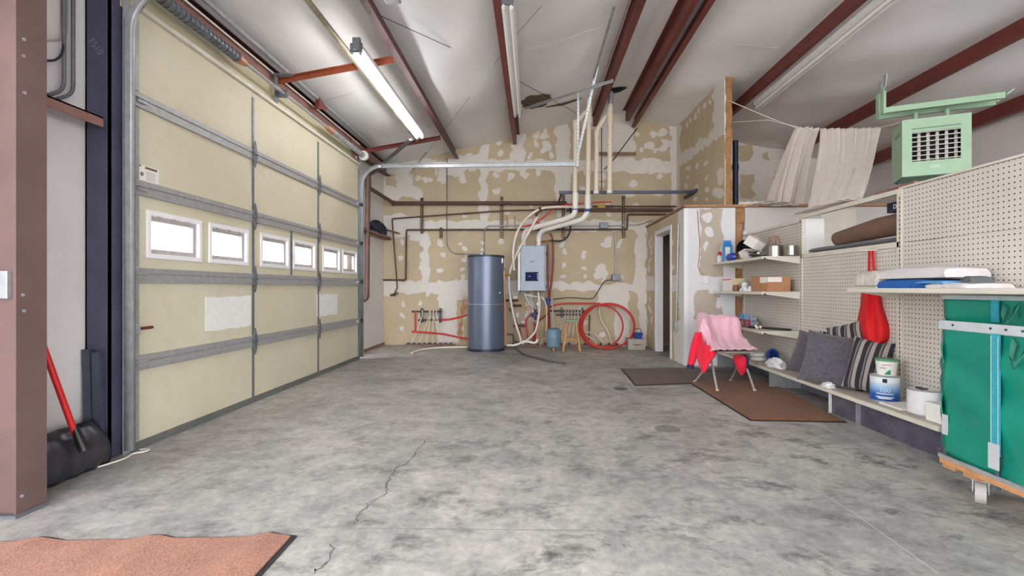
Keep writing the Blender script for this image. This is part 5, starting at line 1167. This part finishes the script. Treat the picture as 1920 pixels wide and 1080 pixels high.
for i, (z_, w_) in enumerate(((.062,.11),(.036,.12),(.026,.09))):
    rows = [[Vector((PC[0]+.0992*math.cos(math.atan2(vd.y,vd.x)+(k/10-.5)*w_/.098), PC[1]+.0992*math.sin(math.atan2(vd.y,vd.x)+(k/10-.5)*w_/.098), zb+z_+dz)) for k in range(11)] for dz in (0,.007)]
    mk('print_line', MB().loft(rows), M_['paper'], bc_)
mk('emblem', MB().box(-.015,.015,-.015,.015,-.001,.0025,facing(PC, .0985, zb+.168)), M_['navy'], bc_, smooth=0)
tb = thing('plastic_tub', 'white tub with a green lid stacked on the blue can', 'tub', (PC[0]+.015, PC[1]-.01, zb+.203)); TC_ = Vector((PC[0]+.01, PC[1]-.005, zb+.2035))
mk('tub_body', MB().lathe([(.062,0),(.074,.115)], TC_, 28), M_['paper'], tb); mk('lid', MB().lathe([(.078,.112),(.079,.128),(.07,.131)], TC_, 28), mat('green lid', C(90,150,116), .4), tb)
mk('green_mark', MB().prism([facing(TC_, .0665, TC_.z+.03, .2) @ Vector(v) for v in ((-.03,-.02,0),(.012,-.02,0),(.012,.02,0),(-.008,.006,0))], (0,0,0), vd*.003), mat('leaf print', C(36,140,90), .5), tb, smooth=0)
mk('print_line', MB().box(-.03,.03,-.002,.002,0,.003,facing(TC_, .0715, TC_.z+.085)), mat('pink print', C(160,90,100), .5), tb, smooth=0)
mk('scrawl', MB().box(-.03,.01,-.003,.003,0,.003,facing(TC_, .069, TC_.z+.06,-.2)), mat('grey green print', C(110,140,128), .5), tb, smooth=0)
wc = atX(1733,778,2.78); wcan = can('paint_can', 'dented white paint can with a dark crusted lid', (2.78, wc.y, zb), .098, .175, mat('white label', C(222,222,226), .35, 0, .06, 14), 'paint cans on the deck')
for i in range(4): mk('dried_paint', MB().box(-.05+.02*i,-.01+.02*i,-.04+.02*(i%3),.0+.02*(i%3),.168,.176+.006*(i%2),Matrix.Translation((2.78,wc.y,zb)) @ Matrix.Rotation(i*.8,4,'Z')), M_['knob_black'], wcan, smooth=0)
mk('folded_paper', MB().box(2.68,2.96,wc.y+.08,PC[1]-.11,zb,zb+.012), M_['paper'], smooth=0, label='flat white board lying between the two paint cans', cat='board')
mk('white_carton', MB().box(2.665,2.75,wc.y-.30,wc.y-.16,zb,zb+.125), M_['paper'], smooth=0, bevel=.003, label='plain white carton beside the green cart', cat='box')
yl = thing('yellow_tin', 'small yellow tin behind the white carton', 'tin', (2.87,wc.y-.2,zb)); mk('tin_body', MB().box(2.83,2.90,wc.y-.24,wc.y-.15,zb,zb+.15), mat('yellow tin', C(190,168,80), .4), yl, smooth=0, bevel=.004); mk('tin_cap', MB().cyl((2.828,wc.y-.2,zb+.10),(2.818,wc.y-.2,zb+.10),.022,n=14), M_['knob_black'], yl)
# towels on the shelf
zs_ = 1.1195
def slab(x0,x1,y0,y1,z0,h_,seed,amp=.006):
    r_ = random.Random(seed); n, m = 16, 8; rows = []
    prof = [(0,0),(0,.0),(.0,.5),(.04,.85),(.12,1),(.5,1.03),(.88,1),(.96,.85),(1,.5),(1,0)]
    for i in range(n+1):
        y = y0+(y1-y0)*i/n; e = 1-.25*(abs(i/n*2-1)**6)
        rows.append([Vector((x0+(x1-x0)*a+(amp*r_.uniform(-1,1)), y, z0+h_*b*e+(amp*.6*r_.uniform(0,1) if b > .6 else 0))) for a, b in prof])
    mb = MB().loft(rows); mb.add(rows[0], [tuple(range(len(prof)))]).add(rows[-1], [tuple(range(len(prof)))]); return mb
def ysh(x): return atX(x, 530, 2.66).y
mk('folded_towel', slab(2.66,2.95,ysh(1738),ysh(1641),zs_,.062,1), M_['blue_towel'], smooth=60, label='blue folded towel at the bottom of the shelf stack', cat='towel', group='folded towels')
mk('folded_towel', slab(2.67,2.96,ysh(1768),ysh(1643),zs_+.07,.075,2), M_['white_towel'], smooth=60, label='thick white folded towel on top of the blue one', cat='towel', group='folded towels')
mk('folded_towel', slab(2.64,2.9,ysh(1645),ysh(1606),zs_+.02,.11,3,.012), M_['grey_cloth'], smooth=60, label='grey crumpled cloth bundle at the far shelf end', cat='towel', group='folded towels')
mk('thin_napkin', slab(2.64,2.9,ysh(1645),ysh(1600),zs_,.02,4,.004), mat('greenish cloth', C(196,198,176), .9), smooth=60, label='pale green cloth under the crumpled bundle', cat='cloth')
mk('thin_napkin', slab(2.63,2.93,ysh(1818),ysh(1742),zs_,.03,5,.008), M_['white_towel'], smooth=60, label='thin white cloth trailing along the towel shelf', cat='cloth')
mk('thin_napkin', slab(2.63,2.80,ysh(1775),ysh(1725),zs_+.031,.016,6,.006), mat('sky cloth', C(86,150,206), .9), smooth=60, label='light blue napkin in front of the towels', cat='cloth')
mk('dark_rag', slab(2.70,2.84,ysh(1808),ysh(1790),zs_+.033,.035,7,.012), mat('dark rag', C(92,98,100), .9), smooth=60, label='small dark rag near the end of the towels', cat='rag')

# red apron on a hook
ap = thing('red_apron', 'red apron hanging from a peg hook behind the towel shelf', 'apron', (3.0, atX(1636,560,3.0).y, .55))
xa_ = 3.0
def AP(x, y, X=None): return atX(x, y, X or xa_)
hk = AP(1634,470); mk('peg_hook', MB().tube([(XG,hk.y-.06,hk.z),(XG-.10,hk.y+.0,hk.z),(XG-.12,hk.y+.01,hk.z+.02)], .004, 6), M_['galv'])
bpy.data.objects['peg_hook'].parent = ap; bpy.data.objects['peg_hook'].matrix_parent_inverse = WM[ap.name].inverted()
for xa1, xb1 in (((1630,470),(1629,512)),((1636,470),(1639,512))): 
    a, b = AP(*xa1, 2.97), AP(*xb1, 2.985); mk('neck_strap', MB().bar(a, b, .008, .022, (0,1,0)), M_['red_apron'], ap, smooth=0)
outl = [(510,1629,1640),(530,1622,1645),(550,1615,1650),(575,1613,1655),(595,1609,1662),(615,1607,1668),(635,1612,1668),(645,1616,1660)]
rows = []
for y, xl, xr in outl:
    row = []
    for j in range(19):
        s_ = j/18; dxx = -.075*math.sin(math.pi*s_)*min(1,(y-505)/60) - .014*math.sin(s_*11+y*.02) - .045*max(0,1-abs(s_-.30)/.22)*min(1,(y-510)/90)
        row.append(AP(xl+(xr-xl)*s_, y, 3.0+max(-.12, dxx)))
    rows.append(row)
rows = [catmull(list(c), 3) for c in zip(*rows)]
mk('bib', MB().loft(rows), M_['red_apron'], ap, smooth=80, solid=.004)
for px in ([(1655,645),(1661,660),(1660,680)], [(1630,645),(1642,652),(1656,650)]): mk('tie_strap', MB().tube([AP(x,y,2.99) for x,y in px], .010, 6), M_['red_apron'], ap)
mk('white_tie', MB().tube([AP(1640,646,2.98),AP(1652,652,2.975),AP(1664,650,2.98),AP(1667,665,2.99)], .007, 6), M_['white_towel'], ap)

# ------------------------------------------------------------------ green laundry cart
KY = atX(1769,700,2.285).y; K = [Vector((2.285,KY,0)), Vector((2.285,1.75,0)), Vector((2.80,1.75,0)), Vector((2.70,atX(1770,600,2.70).y,0))]      # corners: front far, front near, back near, back far
kt = thing('laundry_cart', 'green vinyl laundry cart on casters at the right edge', 'cart', (2.55, 2.3, 0))
zfl, zfr, zbk = .205, .915, 1.062
def panel(a, b, z0, z1, bulge, nu=44, nv=28, flip=1):
    d = (b-a); nrm = Vector((d.y,-d.x,0)).normalized()*flip; rows = []
    for i in range(nu+1):
        u = i/nu; row = []
        for j in range(nv+1):
            v = j/nv; q = a+d*u; w = bulge*math.sin(math.pi*u)*math.sin(math.pi*(.15+.75*(1-v))) + .010*math.sin(9*u+14*v)*math.sin(math.pi*v) + .008*math.sin(19*u-13*v+2*math.sin(5*v))*math.sin(math.pi*u)
            row.append(Vector((q.x,q.y,z0+(z1-z0)*v-.03*math.sin(math.pi*u)*(1-v)))+nrm*w)
        rows.append(row)
    return MB().loft(rows)
mk('front_panel', panel(K[0],K[1],zfl,zfr,.018,flip=-1 if (K[1]-K[0]).y > 0 else 1), M_['green_vinyl'], kt, smooth=80, solid=.004)
mk('back_panel', panel(K[3],K[2],zfl+.02,zbk,-.006), M_['green_vinyl'], kt, smooth=80, solid=.004)
mk('end_panel', panel(K[3],K[0],zfl+.01,zfr,.0), M_['green_vinyl'], kt, smooth=80, solid=.004)
mk('near_panel', panel(K[2],K[1],zfl+.01,zfr,.0), M_['green_vinyl'], kt, smooth=80, solid=.004)
mk('bin_floor', MB().prism([k+Vector((0,0,zfl+.02)) for k in K], (0,0,0), (0,0,.006)), M_['green_vinyl'], kt, smooth=0)
def tape(a, b, z, w, h_, nm): mk(nm, MB().bar(a+Vector((0,0,z)), b+Vector((0,0,z)), w, h_), M_['grey_tape'], kt, smooth=0, bevel=.006)
tape(K[0]+Vector((0,.02,0)),K[1],zfr,.03,.05,'front_rim'); tape(K[3]+Vector((0,.01,0)),K[2],zbk,.028,.03,'back_rim')
mk('end_rim', MB().bar(K[0]+Vector((0,0,zfr)), K[3]+Vector((0,0,zfr+.0)), .016, .016), M_['grey_tape'], kt, smooth=0)
mk('near_rim', MB().bar(K[1]+Vector((0,0,zfr)), K[2]+Vector((0,0,zfr)), .016, .016), M_['grey_tape'], kt, smooth=0)
def strap(X, y, z0, z1, nm='strap', X1=None): mk(nm, MB().bar(Vector((X,y,z0)), Vector((X1 or X,y,z1)), .045, .006, (0,1,0)) if False else MB().box(X-.005,X+.004,y-.022,y+.022,z0,z1), M_['teal_strap'], kt, smooth=0)
ys_ = atX(1868,700,2.26).y
strap(2.257, ys_, .30, zfr-.02); strap(2.70, atX(1866,575,2.70).y, .92, zbk-.015)
for s_ in (-1,1): mk('stitching', MB().box(2.250,2.2525,ys_+s_*.018-.0015,ys_+s_*.018+.0015,.30,zfr-.03), M_['grey_tape'], kt, smooth=0)
mk('strap_tab', MB().box(2.244,2.2515,ys_-.026,ys_+.026,.235,.36), M_['grey_tape'], kt, smooth=0)
mk('corner_tab', MB().box(2.272,2.282,K[0].y-.035,K[0].y-.005,.31,.42), M_['grey_tape'], kt, smooth=0)
mk('strap_hook', MB().cyl((2.270,ys_,.13),(2.262,ys_,.26),.009,n=8), M_['steel_dark'], kt)
mk('corner_post', MB().cyl((2.285,K[0].y-.01,.13),(2.285,K[0].y-.01,.24),.009,n=8), M_['steel_dark'], kt)
def handle(X, y, z, nm='handle'): mk(nm, MB().loft([[Vector((X-.006-.035*math.sin(math.pi*i/10),y+.05*math.cos(math.pi*i/10)*(1-.2*k),z-.115*math.sin(math.pi*i/10)-.012*k)) for i in range(11)] for k in range(4)]), mat('dark green webbing', C(20,104,86), .6), kt, smooth=80, solid=.006)
handle(2.26, ys_-.13, zfr-.02); handle(2.70, atX(1898,575,2.70).y, zbk-.02)
for y_ in (ys_+.04, ys_-.04, ys_-.12, K[0].y-.08): mk('rivet', MB().cyl((2.27,y_,zfr+.004),(2.266,y_,zfr+.004),.006,n=8), M_['steel_dark'], kt)
for i in range(3): mk('base_slat', MB().bar(Vector((2.295+.15*i,KY-.005,.170)), Vector((2.295+.15*i,1.75,.170)), .075, .036), M_['wood_cart'], kt, smooth=0, bevel=.003)
for y_ in (KY-.05, 2.64, 2.25, 1.9): mk('cross_slat', MB().bar(Vector((2.27,y_,.140)), Vector((2.66,y_,.140)), .08, .024), M_['wood_cart'], kt, smooth=0, bevel=.003)
mk('base_rail', MB().bar(Vector((2.262,KY,.192)), Vector((2.262,1.75,.192)), .014, .02), M_['galv'], kt, smooth=0)
for cx_, cy_2 in ((2.325,2.64),(2.58,2.64),(2.325,1.9),(2.58,1.9)):
    c_ = Vector((cx_,cy_2,.058)); ax = Vector((.75,-.66,0)); sv = Vector((.66,.75,0))
    cs = mk('caster', MB().cyl(c_-ax*.022, c_+ax*.022, .058, n=20), M_['caster'], kt)
    mk('caster_fork', MB().bar(c_-ax*.03, c_-ax*.03+Vector((0,0,.066)), .044, .006, ax).bar(c_+ax*.03, c_+ax*.03+Vector((0,0,.066)), .044, .006, ax).bar(c_-ax*.035+Vector((0,0,.066)), c_+ax*.035+Vector((0,0,.066)), .07, .007), M_['galv'], cs, smooth=0)
    mk('caster_axle', MB().cyl(c_-ax*.036, c_+ax*.036, .008, n=8), M_['steel_dark'], cs)
# ------------------------------------------------------------------ unit heater with bracket
hp_ = Vector((3.52, 4.28, 2.05)); hr = Matrix.Translation((3.47,4.36,2.10)) @ Matrix.Rotation(math.radians(-23), 4, 'Z')
ht = thing('unit_heater', 'mint green unit heater hung above the pegboard', 'heater', (3.6,4.4,2.1))
hw, hd, hh = .235, .34, .50
cs_ = MB(); op = (-.165,.165,.125,.385)
cs_.box(-hw,hw,-.0,.008,.0,op[2],hr).box(-hw,hw,.0,.008,op[3],hh,hr).box(-hw,op[0],.0,.008,op[2],op[3],hr).box(op[1],hw,.0,.008,op[2],op[3],hr)
mk('front_panel', cs_, M_['heater'], ht, smooth=0)
mk('case', MB().box(-hw,-hw+.008,.008,hd,.0,hh,hr).box(hw-.008,hw,.008,hd,.0,hh,hr).box(-hw,hw,.008,hd,hh-.008,hh,hr).box(-hw,hw,hd-.008,hd,0,hh,hr), M_['heater'], ht, smooth=0)
mk('underside', MB().box(-hw+.01,hw-.01,.01,hd-.01,.004,.012,hr), M_['heater_dk'], ht, smooth=0)
for i in range(8): mk('bottom_rib', MB().box(-hw+.02,hw-.02,.03+i*.037,.045+i*.037,-.003,.006,hr), M_['heater_dk'], ht, smooth=0)
mk('core', MB().box(op[0],op[1],.10,.12,op[2],op[3],hr), M_['dark'], ht, smooth=0)
for i in range(7): z_ = op[2]+.012+i*(op[3]-op[2]-.02)/6; mk('louvre_bar', MB().box(op[0],op[1],-.004,.01,z_-.0035,z_+.0035,hr), M_['caster'], ht, smooth=0)
for i in range(5): x_ = op[0]+.05+i*.063; mk('heat_fin', MB().box(x_,x_+.022,.05,.06,op[2],op[3],hr), M_['caster'], ht, smooth=0)
mk('top_slot', MB().box(-.165,.165,-.002,.001,.405,.418,hr), M_['heater_dk'], ht, smooth=0)
mk('badge', MB().box(-.045,.03,-.003,.001,.055,.085,hr), mat('badge green', C(148,178,150), .4), ht, smooth=0)
mk('side_slot', MB().box(-hw-.002,-hw+.002,.06,.22,.38,.41,hr), M_['heater_dk'], ht, smooth=0)
mk('side_knob', MB().cyl(hr @ Vector((-hw,.17,.25)), hr @ Vector((-hw-.008,.17,.25)), .016, n=12), M_['galv'], ht)
mk('swivel', MB().cyl(hr @ Vector((-.1,.16,hh)), hr @ Vector((-.1,.16,hh+.10)), .018, n=10), M_['heater'], ht)
mk('swivel', MB().cyl(hr @ Vector((.12,.16,hh)), hr @ Vector((.12,.16,hh+.12)), .018, n=10), M_['heater'], ht)
zbq = 2.70
for i, yy_ in enumerate((4.58,4.42)):
    pa = hr @ Vector((-.36,.05+.17*i,0)); pe = hr @ Vector((.46,.05+.17*i,0)); za_ = 2.10+hh+.09
    mk('hanger_rail', MB().bar(Vector((pa.x,pa.y,za_+.03)), Vector((pe.x,pe.y,za_+.03)), .04, .05), M_['heater'], ht, smooth=0, bevel=.003)
    mk('hanger_drop', MB().bar(Vector((pa.x,pa.y,za_)), Vector((pa.x,pa.y,za_+.24)), .045, .025, (1,0,0)), M_['heater'], ht, smooth=0, bevel=.003)
    mk('hanger_foot', MB().bar(Vector((pa.x,pa.y,za_+.2)), Vector((pa.x+.02,pa.y,za_+.36)), .045, .008, (1,0,0)), M_['galv'], ht, smooth=0)
    mk('end_tab', MB().bar(Vector((pe.x,pe.y,za_+.03)), Vector((pe.x+.05,pe.y-.01,za_+.07)), .05, .012), M_['heater'], ht, smooth=0)
pipe('steel_bracket', [atX(1682,345,3.4),atX(1676,325,3.4),atX(1683,325,3.4)], .012, M_['steel_dark'], None, 'small dark bracket standing on the deck under the heater', 'bracket')

# ------------------------------------------------------------------ sheet on a line
LN = [Vector((XU+.07,YP-.01,atY(1357,190,YP).z)), atY(1490,238,6.45), atY(1570,242,6.05), atY(1650,239,5.65), hr @ Vector((-.1,.16,hh+.06))]
pipe('clothes_line', LN, .006, M_['rope'], None, 'white line strung from the stub wall to the heater', 'line', k=5)
wirepx('thin slack cord below the clothes line', [Vector((XU+.07,YP-.01,3.5)), atY(1440,225,6.6), atY(1530,246,6.2)], M_['rope'], .003, 'slack_cord')
top = [LN[1].lerp(LN[3], j/160) + Vector((0,0,-.02*math.sin(math.pi*j/160))) for j in range(161)]
bl, br = atY(1443,384,6.75), atY(1602,384,5.35); zdk = 1.0
def drape(label, ja, jb, B0, B1, mid, nm, seed):
    r_ = random.Random(seed); n = jb-ja; rows = []
    for i in range(22):
        v = i/21; row = []
        for j in range(n+1):
            s_ = j/n; tp = top[ja+j]; bt_ = B0.lerp(B1, s_); sag = mid*math.sin(math.pi*v)*(1-2*abs(s_-.5))*0
            p_ = tp.lerp(bt_, v**1.15); f_ = (.03+.055*v)*(math.sin(s_*n*.55+.9*math.sin(v*2+seed)+seed)+.5*math.sin(s_*n*.23+seed*2+v)+.3*abs(math.sin(s_*n*.31+seed)))
            row.append(p_+Vector((.3*f_,-f_,0))+Vector((mid*math.sin(math.pi*v),0,0)))
        rows.append(row)
    # hem that trails over the deck
    for k in range(1,6):
        row = []
        for j in range(n+1):
            q_ = rows[21][j]; row.append(Vector((q_.x-.05*k+.02*math.sin(j*.3+k), q_.y-.025*k, max(zdk, q_.z-.006*k+.010*math.sin(j*.45+k)))))
        rows.append(row)
    t = thing('hung_sheet', label, 'sheet', B0, 'sheets on the line'); mk('cloth', MB().loft(rows), M_['sheet'], t, smooth=80, solid=.004)
drape('narrow left fall of the pale sheet on the line', 0, 52, atY(1440,380,7.12), atY(1498,384,7.1), -.02, 'sheet', 1)
drape('wide right fall of the pale sheet on the line', 52, 160, atX(1520,398,3.22), atX(1606,374,3.22), .02, 'sheet', 4)
hem = MB(); rows = []
for i in range(26):
    s_ = i/25; c_ = atY(1388,385,YP+.03).lerp(atY(1500,384,YP+.03), s_); w_ = .05+.03*math.sin(i*1.3)
    rows.append([c_+Vector((w_*math.cos(a*.7854)*.5, w_*math.sin(a*.7854)*.6, .02+.04*math.sin(a*.7854)*(1+.3*math.sin(i*2.1)))) for a in range(8)])
hem.loft(rows, True); mk('sheet_tail', hem, M_['sheet'], smooth=60, label='rumpled tail of pale sheet lying along the wall top', cat='sheet')

# ------------------------------------------------------------------ floor mats
def fmat(label, px, pile, seed, th=.012, border=.025, wav=.0):
    P = [atZ(x, y) for x, y in px]; t = thing('floor_mat', label, 'mat', sum(P, Vector())/4, 'floor mats'); n = 28; r_ = random.Random(seed)
    def q(u, v): return P[0].lerp(P[1], u).lerp(P[3].lerp(P[2], u), v)
    def grid(e, z0):
        Lx = (P[1]-P[0]).length; Ly = (P[3]-P[0]).length; rows = []
        for i in range(n+1):
            row = []
            for j in range(n+1):
                u = e/Lx+(1-2*e/Lx)*i/n; v = e/Ly+(1-2*e/Ly)*j/n; p_ = q(u, v); row.append(Vector((p_.x, p_.y, z0+wav*max(0,math.sin(u*19+seed))**3*(1-v)**2)))
            rows.append(row)
        return rows
    def slabm(rows, th_):
        mb = MB(); mb.loft(rows); lo = [[Vector((p_.x,p_.y,p_.z-th_)) for p_ in r__] for r__ in rows]
        edge = [rows[0][j] for j in range(n+1)]+[rows[i][n] for i in range(1,n+1)]+[rows[n][j] for j in range(n-1,-1,-1)]+[rows[i][0] for i in range(n-1,0,-1)]
        mb.loft([edge, [Vector((p_.x,p_.y,p_.z-th_)) for p_ in edge]], True); return mb
    mk('rubber_border', slabm(grid(0, .0055), .005), M_['black_rub'], t, smooth=40); mk('pile', slabm(grid(border, th), th-.006), pile, t, smooth=40)
fmat('dark brown mat lying under the folding chair', [(1163,692),(1392,690),(1412,716),(1191,724)], M_['mat_brown'], 1)
fmat('coir brown mat in front of the shelving', [(1291,717.5),(1440,715),(1588,793),(1407,789.5)], M_['mat_coir'], 2, .016)
A_, B_ = atZ(557,1006), atZ(0,1017); dirv = (atZ(490,1080)-A_).normalized()
fm = [A_, A_+dirv*.75, (B_+(B_-A_)*.15)+dirv*.75, B_+(B_-A_)*.15]
_at = atZ
fmpx = [proj(p) for p in (fm[3], fm[0], fm[1], fm[2])]
fmat('rust brown mat at the near left corner', fmpx, M_['mat_rust'], 3, .014, .02, .02)

# ------------------------------------------------------------------ folding chair with clothes
fc = thing('folding_chair', 'grey metal folding chair carrying a fleece and a jacket', 'chair', (2.2,5.6,0))
fl_, fr_, bl_, br_ = atZ(1345,733,.012), atZ(1415,733,.012), atZ(1303,716,.012), atZ(1370,714,.012); zs2 = .43
sx0, sx1, sy0, sy1 = 2.00, 2.385, 5.40, 5.82
mk('seat', MB().box(sx0,sx1,sy0,sy1,zs2-.022,zs2), mat('grey seat enamel', C(150,138,134), .45), fc, smooth=0, bevel=.012)
chm = mat('satin chair steel', C(196,190,182), .3, .5, .08, 9)
mk('leg', MB().cyl(fl_, Vector((sx0+.03,5.84,.62)), .012, n=10), chm, fc); mk('leg', MB().cyl(fr_, Vector((sx1-.03,5.84,.62)), .012, n=10), chm, fc)
mk('leg', MB().cyl(bl_, Vector((sx0+.05,sy0+.12,zs2-.01)), .012, n=10), chm, fc); mk('leg', MB().cyl(br_, Vector((sx1-.05,sy0+.12,zs2-.01)), .012, n=10), chm, fc)
for p_ in (fl_, fr_, bl_, br_): mk('rubber_foot', MB().cyl((p_.x,p_.y,.0),(p_.x,p_.y,.03),.017,n=10), M_['pvc'], fc)
mk('crossbar', MB().cyl(bl_.lerp(Vector((sx0+.05,sy0+.12,zs2)),.35), br_.lerp(Vector((sx1-.05,sy0+.12,zs2)),.35), .010, n=8), M_['steel_dark'], fc)
mk('backrest', MB().box(sx0+.01,sx1-.01,5.845,5.865,.56,.755), mat('grey back enamel', C(150,138,134), .45), fc, smooth=0, bevel=.01)
mk('back_post', MB().cyl((sx0+.03,5.84,.62),(sx0+.03,5.86,.75),.012,n=10), chm, fc); mk('back_post', MB().cyl((sx1-.03,5.84,.62),(sx1-.03,5.86,.75),.012,n=10), chm, fc)
# pink fleece: over the backrest, down onto the seat, and round the left side
fz = thing('pink_fleece', 'pale pink fleece throw draped over the chair back and seat', 'throw', (2.4,5.6,.45))
prof = [(5.98,.44),(5.96,.58),(5.92,.70),(5.885,.775),(5.85,.782),(5.81,.75),(5.78,.67),(5.73,.585),(5.66,.515),(5.56,.475),(5.45,.455),(5.385,.445)]
rows = []
for j in range(-7, 25):
    u = max(0, j)/24; row = []; e_ = abs(u*2-1); x0 = sx0-.05; x1 = sx1+.03; x = x0+(x1-x0)*u; sd_ = max(0, -j)/7
    for k, (yy, zz) in enumerate(prof):
        s_ = k/11; q_ = math.sin(math.pi*min(1, max(0, (s_-.1)/.8)))
        xx = x + (.03 if s_ > .6 else 0)*(1 if u < .5 else .3)*e_ - .045*math.sin(sd_*1.5)
        cup = -.13*max(0, (.35-u)/.35)**1.4*(1 if .3 < s_ < .8 else .35)
        drop = sd_*(.30 if s_ < .45 else .20*(1-(s_-.45)/.55)); rise = .05*max(0, (.3-u)/.3)*q_
        row.append(Vector((xx+.007*math.sin(k*2+j), yy+cup+.009*math.sin(j*.9+k*.5)-.05*sd_*(s_-.3), max(zz-drop+rise*(1-sd_), .40)+.007*math.sin(j*1.3+k)+.012-.06*max(0,e_-.8)/.2*(1 if u > .5 and s_ < .7 else 0))))
    rows.append(catmull(row, 3))
mk('fleece', MB().loft(rows), M_['pink'], fz, smooth=80, solid=.014)
# red jacket
rj = thing('red_jacket', 'bright red jacket with navy cuffs hanging on the chair', 'jacket', (2.0,5.7,.3))
def CP(x, y, Y): return atY(x, y, Y)
slv = [CP(1309,625,5.650), CP(1304,645,5.620), CP(1299,668,5.600), CP(1295,684,5.590)]
mk('sleeve', MB().tube(catmull(slv,4), [.035+.012*math.sin(i*.24) for i in range(13)], 12), M_['red_cloth'], rj, smooth=80)
mk('cuff', MB().tube([slv[-1], CP(1294.5,691,5.590)], .04, 12), M_['navy'], rj)
pn1 = [CP(1313,622,5.650),CP(1318,640,5.500),CP(1342,660,5.410),CP(1333,676,5.390),CP(1320,700,5.385),CP(1312,686,5.450),CP(1307,664,5.550)]
mbp = MB(); cen = sum(pn1, Vector())/len(pn1)+Vector((0,-.025,0)); pr = catmull(pn1, 4, True); mid_ = [p_.lerp(cen,.5)+Vector((0,-.012,0)) for p_ in pr]
mbp.loft([pr, mid_], True).add(mid_+[cen], [(i,(i+1)%len(mid_),len(mid_)) for i in range(len(mid_))])
mk('front_panel', mbp, M_['red_cloth'], rj, smooth=80, solid=.012)
pn2 = [CP(1375,668,5.600),CP(1396,668,5.520),CP(1401,688,5.520),CP(1391,704,5.520),CP(1382,692,5.560)]
pr = catmull(pn2, 4, True); cen = sum(pn2, Vector())/5+Vector((0,-.02,0)); mbp = MB().add(pr+[cen], [(i,(i+1)%len(pr),len(pr)) for i in range(len(pr))])
mk('hem_panel', mbp, M_['red_cloth'], rj, smooth=80, solid=.012)
pn3 = [CP(1386,667,5.580),CP(1402,667,5.500),CP(1403,688,5.500),CP(1396,690,5.540)]
pr = catmull(pn3, 3, True); cen = sum(pn3, Vector())/4; mk('lining', MB().add(pr+[cen], [(i,(i+1)%len(pr),len(pr)) for i in range(len(pr))]), M_['navy'], rj, smooth=80, solid=.01)
